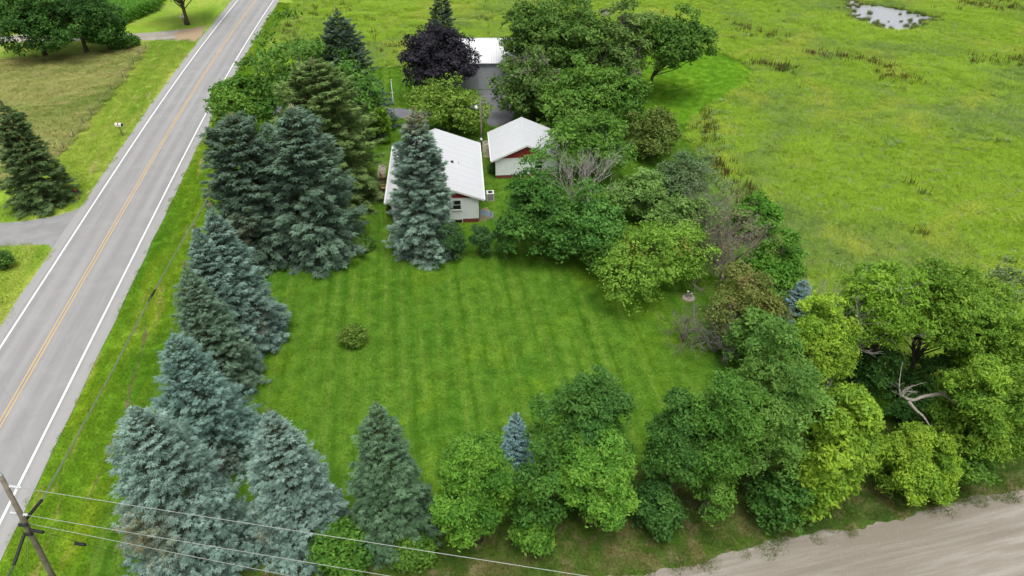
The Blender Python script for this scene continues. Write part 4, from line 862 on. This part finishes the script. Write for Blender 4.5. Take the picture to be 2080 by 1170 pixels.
for i in range(1, 40):
    x = -BW - .3 + i * (2 * BW + .6) / 40
    for s in (-1, 1): MB().prism([(x - .03, 0, BR + .1), (x - .03, s * ey, BR + .1 - ey * sl), (x - .03, s * ey, BR + .13 - ey * sl), (x - .03, 0, BR + .13)], (.06, 0, 0)).build('roof_rib', ROOF, broof)
MB().box(-1.6, 1.6, -BD - .06, -BD - .02, .05, 3.3).build('door', plain('barn_door_grey', (.42, .44, .46), .4, .05), barn)

# ------------------------------------------------------------------ small things round the house
WOOD = plain('tan_wood', (.52, .36, .19), .75, .15, 6); GREYW = plain('weathered_pole', (.25, .21, .17), .9, .2, 2, bump=.3)
def bench(label, x, y, rz):
    b = setp(empty('garden_chair', (x, y, .02), rz), label, 'chair', 'wooden chairs by the front walk')
    for i in range(4): MB().box(-.32, .32, -.26 + i * .13, -.15 + i * .13, .40, .43).build('seat_slat', WOOD, b)
    for i in range(5): MB().prism([(-.30 + i * .125, .27, .45), (-.19 + i * .125, .27, .45), (-.19 + i * .125, .40, 1.0), (-.30 + i * .125, .40, 1.0)], (0, .025, 0)).build('back_slat', WOOD, b)
    for sx in (-1, 1):
        for y0 in (-.27, .22): MB().box(sx * .33 - .035, sx * .33 + .035, y0, y0 + .06, 0, .62 if y0 < 0 else .6).build('leg', WOOD, b)
        MB().box(sx * .35 - .06, sx * .35 + .06, -.32, .32, .60, .63).build('armrest', WOOD, b)
for lb, q in (('tan wooden chair by the front walk, nearer the house corner', (781, 388)), ('tan wooden chair by the front walk, farther from the house corner', (780, 366))): bench(lb, at(*q)[0], at(*q)[1], math.radians(94))
ac_ = setp(empty('air_conditioner', (-2.45, 70.2, 0), RZ), 'white and black air conditioner unit beside the right house wall', 'air conditioner')
MB().box(-.45, .45, -.45, .45, 0, .08).build('pad', CONC, ac_); MB().box(-.38, .38, -.38, .38, .08, .86).build('coil', DARKG, ac_)
mb = MB(); mb.box(-.41, .41, -.41, .41, .86, .92)
for sx in (-1, 1):
    for sy in (-1, 1): mb.box(sx * .38 - .03, sx * .38 + .03, sy * .38 - .03, sy * .38 + .03, .08, .86)
mb.build('cabinet', TRIM, ac_); MB().lathe((0, 0, .921), [(.30, 0), (.30, .02), (.1, .05)], 16).build('fan_grille', DARKG, ac_)
for i in range(7): MB().box(-.40, -.395 + .79, -.412, -.405, .14 + i * .1, .16 + i * .1).build('louvre', TRIM, ac_)
ch = setp(empty('cellar_hatch', (-2.75, 66.4, 0), RZ), 'blue-grey sloped cellar hatch beside the house corner', 'hatch')
BLG = plain('blue_grey_paint', (.16, .21, .26), .5, .1)
MB().prism([(-.75, -.55, 0), (.7, -.55, 0), (.7, -.55, .22), (-.75, -.55, .62)], (0, 1.1, 0)).build('frame', CONC, ch)
for s in (-1, 1): 
    lid = MB().prism([(-.74, s * .27 - .25, .625), (.74, s * .27 - .25, .225), (.74, s * .27 - .25, .26), (-.74, s * .27 - .25, .66)], (0, .5, 0)).build('lid', BLG, ch)
    MB().box(.3, .5, s * .27 - .1, s * .27 + .1, .29, .36).build('handle', DARKG, lid)
SOILL = rough_edge(px([(968, 447), (985, 449), (994, 440), (996, 428), (990, 421), (978, 424)]), .35, .08, 9)
sheet('gravel_patch', SOILL, .012, plain('tan_gravel', (.36, .29, .18), .95, .2, 8, bump=.3))
def pipe(label, a, b, c, mat, rad):
    o = setp(empty('drain_pipe', (*at(*b)[:2], 0)), label, 'pipe', 'downspout pipes on the lawn'); A, B = np.array(a), at(*b); C_ = at(*c)
    P = np.array([A, (A[0], A[1], .75), (A[0] * .9 + B[0] * .1, A[1] * .9 + B[1] * .1, .25), (*C_[:2], .09)]) - (*at(*b)[:2], 0)
    MB().tube(P[:3], rad, 8).build('downspout', mat, o, True); MB().tube(P[2:], rad, 8).build('extension', mat, o, True)
pipe('grey downspout pipe running onto the lawn from the house corner', (-12.55, 64.55, 2.7), (797, 458), (788, 491), plain('grey_pipe', (.42, .47, .50), .5), .065)
pipe('yellowish downspout pipe on the lawn nearest the grey-blue spruce', (-11.7, 64.5, 2.7), (811, 459), (805, 503), plain('yellow_pipe', (.48, .52, .24), .6), .05)
# yard light pole
x, y, h = top_of(975, 198, 307)
lpole = setp(empty('light_pole', (x, y, 0)), 'wooden yard light pole between the house and the garage', 'pole')
MB().tube([(0, 0, -.2), (.03, 0, h * .5), (0, 0, h)], (.13, .115, .09), 9).build('pole', GREYW, lpole, True)
MB().tube([(0, 0, h - .9), (-.3, -.05, h - .85), (-.5, -.08, h - 1.0)], .025, 6).build('arm', STEEL, lpole)
MB().lathe((-.5, -.08, h - 1.42), [(.02, 0), (.17, .06), (.2, .2), (.12, .4), (.06, .46)], 12).build('lamp', TRIM, lpole, True)
MB().lathe((.02, -.16, 1.5), [(.03, 0), (.13, .06), (.16, .18), (.12, .32), (.03, .38)], 12).build('meter', TRIM, lpole, True)
x, y, h = top_of(794, 163, 252)
fp = setp(empty('flagpole', (x, y, 0)), 'slim white flagpole on the lawn before the yard driveway', 'pole')
MB().tube([(0, 0, -.1), (0, 0, h)], (.055, .035), 8).build('pole', TRIM, fp, True); MB().lathe((0, 0, h), [(.02, 0), (.07, .05), (.07, .1), (.02, .15)], 10).build('finial', TRIM, fp, True)
MB().box(-.3, .3, -.02, .02, h * .72, h * .72 + .04).build('crossbar', TRIM, fp); MB().lathe((0, 0, 0), [(.2, 0), (.2, .06), (.08, .12)], 10).build('base', CONC, fp)
# well head
q = at(1398, 606); wl = setp(empty('well_head', (q[0], q[1], 0)), 'pair of white well pipes on a concrete pad by the apple tree', 'well')
MB().lathe((0, 0, -.02), [(.62, 0), (.6, .14), (.55, .17)], 18).build('pad', CONC, wl)
for dx, hh, r_ in ((-.12, .62, .09), (.22, .38, .07)): MB().lathe((dx, 0, .13), [(r_, 0), (r_, hh), (r_ * 1.35, hh), (r_ * 1.35, hh + .08), (r_ * .6, hh + .13)], 12).build('pipe', TRIM, wl, True)

# ------------------------------------------------------------------ roadside things
def mailbox(label, bx_, by_, mat, rz, big=1., flag=None):
    q = at(bx_, by_); o = setp(empty('mailbox', (q[0], q[1], 0), rz), label, 'mailbox', 'roadside mailboxes')
    MB().box(-.05, .05, -.05, .05, -.1, 1.0 * big).build('post', GREYW, o); MB().box(-.28 * big, .28 * big, -.09, .09, 1.0 * big, 1.0 * big + .03).build('shelf', GREYW, o)
    n = 9; w_, L, z = .14 * big, .32 * big, 1.03 * big + .001; pr = [(-L, -w_, z), (-L, w_, z)] + [(-L, w_ * math.cos(a), z + .17 * big + w_ * math.sin(a)) for a in np.linspace(0, math.pi, n)]
    bo = MB().prism(pr, (2 * L, 0, 0)).build('box', mat, o)
    MB().prism([(L, a[1] * .96, z + (a[2] - z) * .96 + .005) for a in pr], (.015, 0, 0)).build('door', DARKG if flag is None else mat, bo)
    MB().box(-.02, .10, -w_ - .02, -w_ - .005, z + .12 * big, z + .42 * big).build('flag', plain('red_flag', (.5, .05, .03), .5), bo)
mailbox('large white mailbox on the grass strip across the road', 249, 276, TRIM, math.radians(-8), 1.35)
mailbox('small dark mailbox beside the paved driveway', 162, 406, DARKG, math.radians(-8), 1.0)
mailbox('white mailbox by the gravel driveway under the oak', 375, 50, TRIM, math.radians(-8), 1.3, 1)
# pasture fence
fr = setp(empty('wire_fence', (fl[5][0], fl[5][1], 0)), 'thin wire fence on wooden posts between the pasture and mown strip', 'fence')
rf = random.Random(3); tops = []
for (x, y) in fl:
    lx, ly = rf.gauss(0, .08), rf.gauss(0, .05); h = 1.25 + rf.gauss(0, .08); x0, y0 = x - fl[5][0], y - fl[5][1]
    MB().tube([(x0, y0, -.2), (x0 + lx, y0 + ly, h)], (.06, .05), 6).build('post', GREYW, fr); tops.append((x0, y0, lx, ly))
for hz in (.45, .8, 1.12): MB().tube([(a[0] + a[2] * hz, a[1] + a[3] * hz, hz) for a in tops], .008, 3).build('wire', STEEL, fr)
q = at(127, 378); gp = setp(empty('gate_post', (q[0], q[1], 0)), 'dark leaning post at the corner of the mown strip', 'post')
MB().tube([(0, 0, -.2), (-.25, .05, 1.75)], (.07, .06), 7).build('post', plain('black_post', (.035, .03, .025), .9), gp); MB().lathe((-.25, .05, 1.75), [(.075, 0), (.05, .05)], 7).build('cap', DARKG, gp)

# ------------------------------------------------------------------ utility pole and wires
UB, UT = np.array((-26.1, 22.2, -.2)), np.array((-24.9, 22.2, 12.0))
def up(h): return UB + (UT - UB) * (h + .2) / 12.2
ul = setp(empty('utility_pole', (UB[0], UB[1], 0)), 'wooden utility pole with insulators in the bottom left corner', 'pole')
o_ = np.array((UB[0], UB[1], 0))
MB().tube([UB - o_, up(4) - o_, up(8) - o_, UT - o_], (.17, .155, .14, .115), 12).build('pole', GREYW, ul, True)
PORC = plain('grey_porcelain', (.62, .64, .68), .3, .05); RUB = plain('black_rubber', (.02, .02, .022), .6); YEL = plain('yellow_guard', (.75, .52, .03), .5); CABLE = plain('cable_jacket', (.17, .21, .13), .7); WIREM = plain('wire_aluminium', (.52, .53, .52), .45, .08, metal=.3)
def insulator(a, d, L=.55, n=5):
    a = np.array(a) - o_; d = unit(np.array(d, float)); pts = [a]; rad = [.02]
    for i in range(n): 
        for t, r_ in ((.1, .03), (.3, .085), (.6, .085), (.8, .03)): pts.append(a + d * L * (.12 + .86 * (i + t) / n)); rad.append(r_)
    pts.append(a + d * L); rad.append(.02); MB().tube(np.array(pts), np.array(rad), 10).build('insulator', PORC, ul, True)
WD = unit(np.array((28.3, -4.1, -.6)))
MB().lathe(UT - o_, [(.12, 0), (.09, .08), (.05, .2), (.07, .22), (.07, .3), (.02, .36)], 10).build('top_insulator', PORC, ul, True)
insulator(up(11.2) + (.1, 0, 0), WD, .75); insulator(up(8.9) + (.1, 0, 0), WD, .3, 2); insulator(up(8.95) - (.1, 0, 0), -WD, .45, 3)
for hz, s in ((8.2, 1), (7.4, 1)): MB().box(*(np.array((-.22, .22, -.2, -.1, hz - .1, hz + .1)) + np.repeat((up(hz) - o_) * (1, 1, 0), 2))).build('bracket', DARKG, ul)
MB().tube(np.array([up(7.7) + (.18, -.1, 0), up(7.7) + (.9, -.2, -.05)]) - o_, .09, 8).build('cable_clamp', RUB, ul)
MB().tube(np.array([up(8.3), up(8.3) + (.25, 1.3, .05)]) - o_, .085, 8).build('cable_sleeve', RUB, ul); MB().tube(np.array([up(7.5) + (-.1, -.3, 0), up(7.2) + (-.15, -1.6, -.35)]) - o_, .085, 8).build('cable_sleeve', RUB, ul)
gw = at(52, 1240); gtop = up(7.6)
MB().tube(np.array([gtop, (gw[0], gw[1], 0)]) - o_, .01, 4).build('guy_wire', STEEL, ul)
ga = np.array((gw[0], gw[1], 0.)); MB().tube(np.array([ga + (gtop - ga) * .02, ga + (gtop - ga) * .36]) - o_, .045, 7).build('guy_guard', YEL, ul)
def wire(name, label, a, b, sag, rad, mat, group, ext=1., extra=None):
    a, b = np.array(a, float), np.array(b, float); e = a + (b - a) * ext; t = np.linspace(0, 1, 40); P = a + (e - a) * t[:, None]; P[:, 2] -= sag * 4 * t * (1 - t)
    o = setp(empty(name, tuple(a)), label, 'wire', group); MB().tube(P - a, rad, 5).build('strand', mat, o, True); return o, P
GW = 'power lines leaving the utility pole'
a = up(11.2) + WD * .85; wire('power_line', 'topmost bare wire crossing in front of the spruces', a, at(1190, 1170, 10.2), 0., .013, WIREM, GW, 1.7)
a = up(8.9) + WD * .42; wire('power_line', 'second bare wire below the topmost one', a, at(790, 1170, 8.2), 0., .013, WIREM, GW, 2.1)
a = up(8.1) + (.2, 0, 0); wire('power_line', 'third thin wire from the pole bracket', a, at(590, 1170, 7.3), 0., .012, WIREM, GW, 2.6)
a = up(7.7) + (.9, -.2, -.05); o, P = wire('phone_line', 'thin dark cable with a black splice below the bare wires', a, at(330, 1150, 6.9), 0., .011, RUB, GW, 4.)
i = int(np.argmin(np.abs(P[:, 0] - (at(151, 1116, 7.1)[0])))); c = P[i] - a; MB().tube([c + (-.28, .04, -.14), c + (.28, -.04, -.14)], .09, 8).build('splice', RUB, o, True); MB().tube([c + (0, 0, -.14), c + (0, 0, 0)], .012, 4).build('hanger', RUB, o)
# thick cable following the road
c1 = up(8.3) + (.25, 1.3, .05); pts = [c1, at(222, 765, 7.35), at(305, 605, 7.0), at(370, 490, 6.9), at(405, 430, 6.95), at(432, 386, 7.1), (-31.2, 70.5, 7.2)]
P = spline(pts, 90); o = setp(empty('roadside_cable', tuple(c1)), 'thick dark green cable hanging along the road above the verge', 'cable')
for dx, dz, r_ in ((0, 0, .042), (.11, .08, .024)): MB().tube(P - c1 + (dx, 0, dz), r_, 6).build('strand', CABLE, o, True)
i = int(np.argmin(np.abs(P[:, 1] - at(305, 605, 7.0)[1]))); MB().tube([P[i - 1] - c1 + (.06, -.25, .05), P[i] - c1 + (.06, 0, .05), P[i + 1] - c1 + (.06, .25, .05)], (.06, .09, .06), 8).build('splice', RUB, o, True)
c2 = up(7.2) + (-.15, -1.6, -.35); MB().tube(np.array([c2, c2 + (.3, -8, .1), c2 + (1.2, -30, .6)]) - c1, .055, 6).build('strand', CABLE, o, True)
tri = sum(sum(len(p.vertices) - 2 for p in me.polygons) if len(me.polygons) < 3000 else len(me.polygons) * 2 for me in bpy.data.meshes)
print('TRIS', tri)
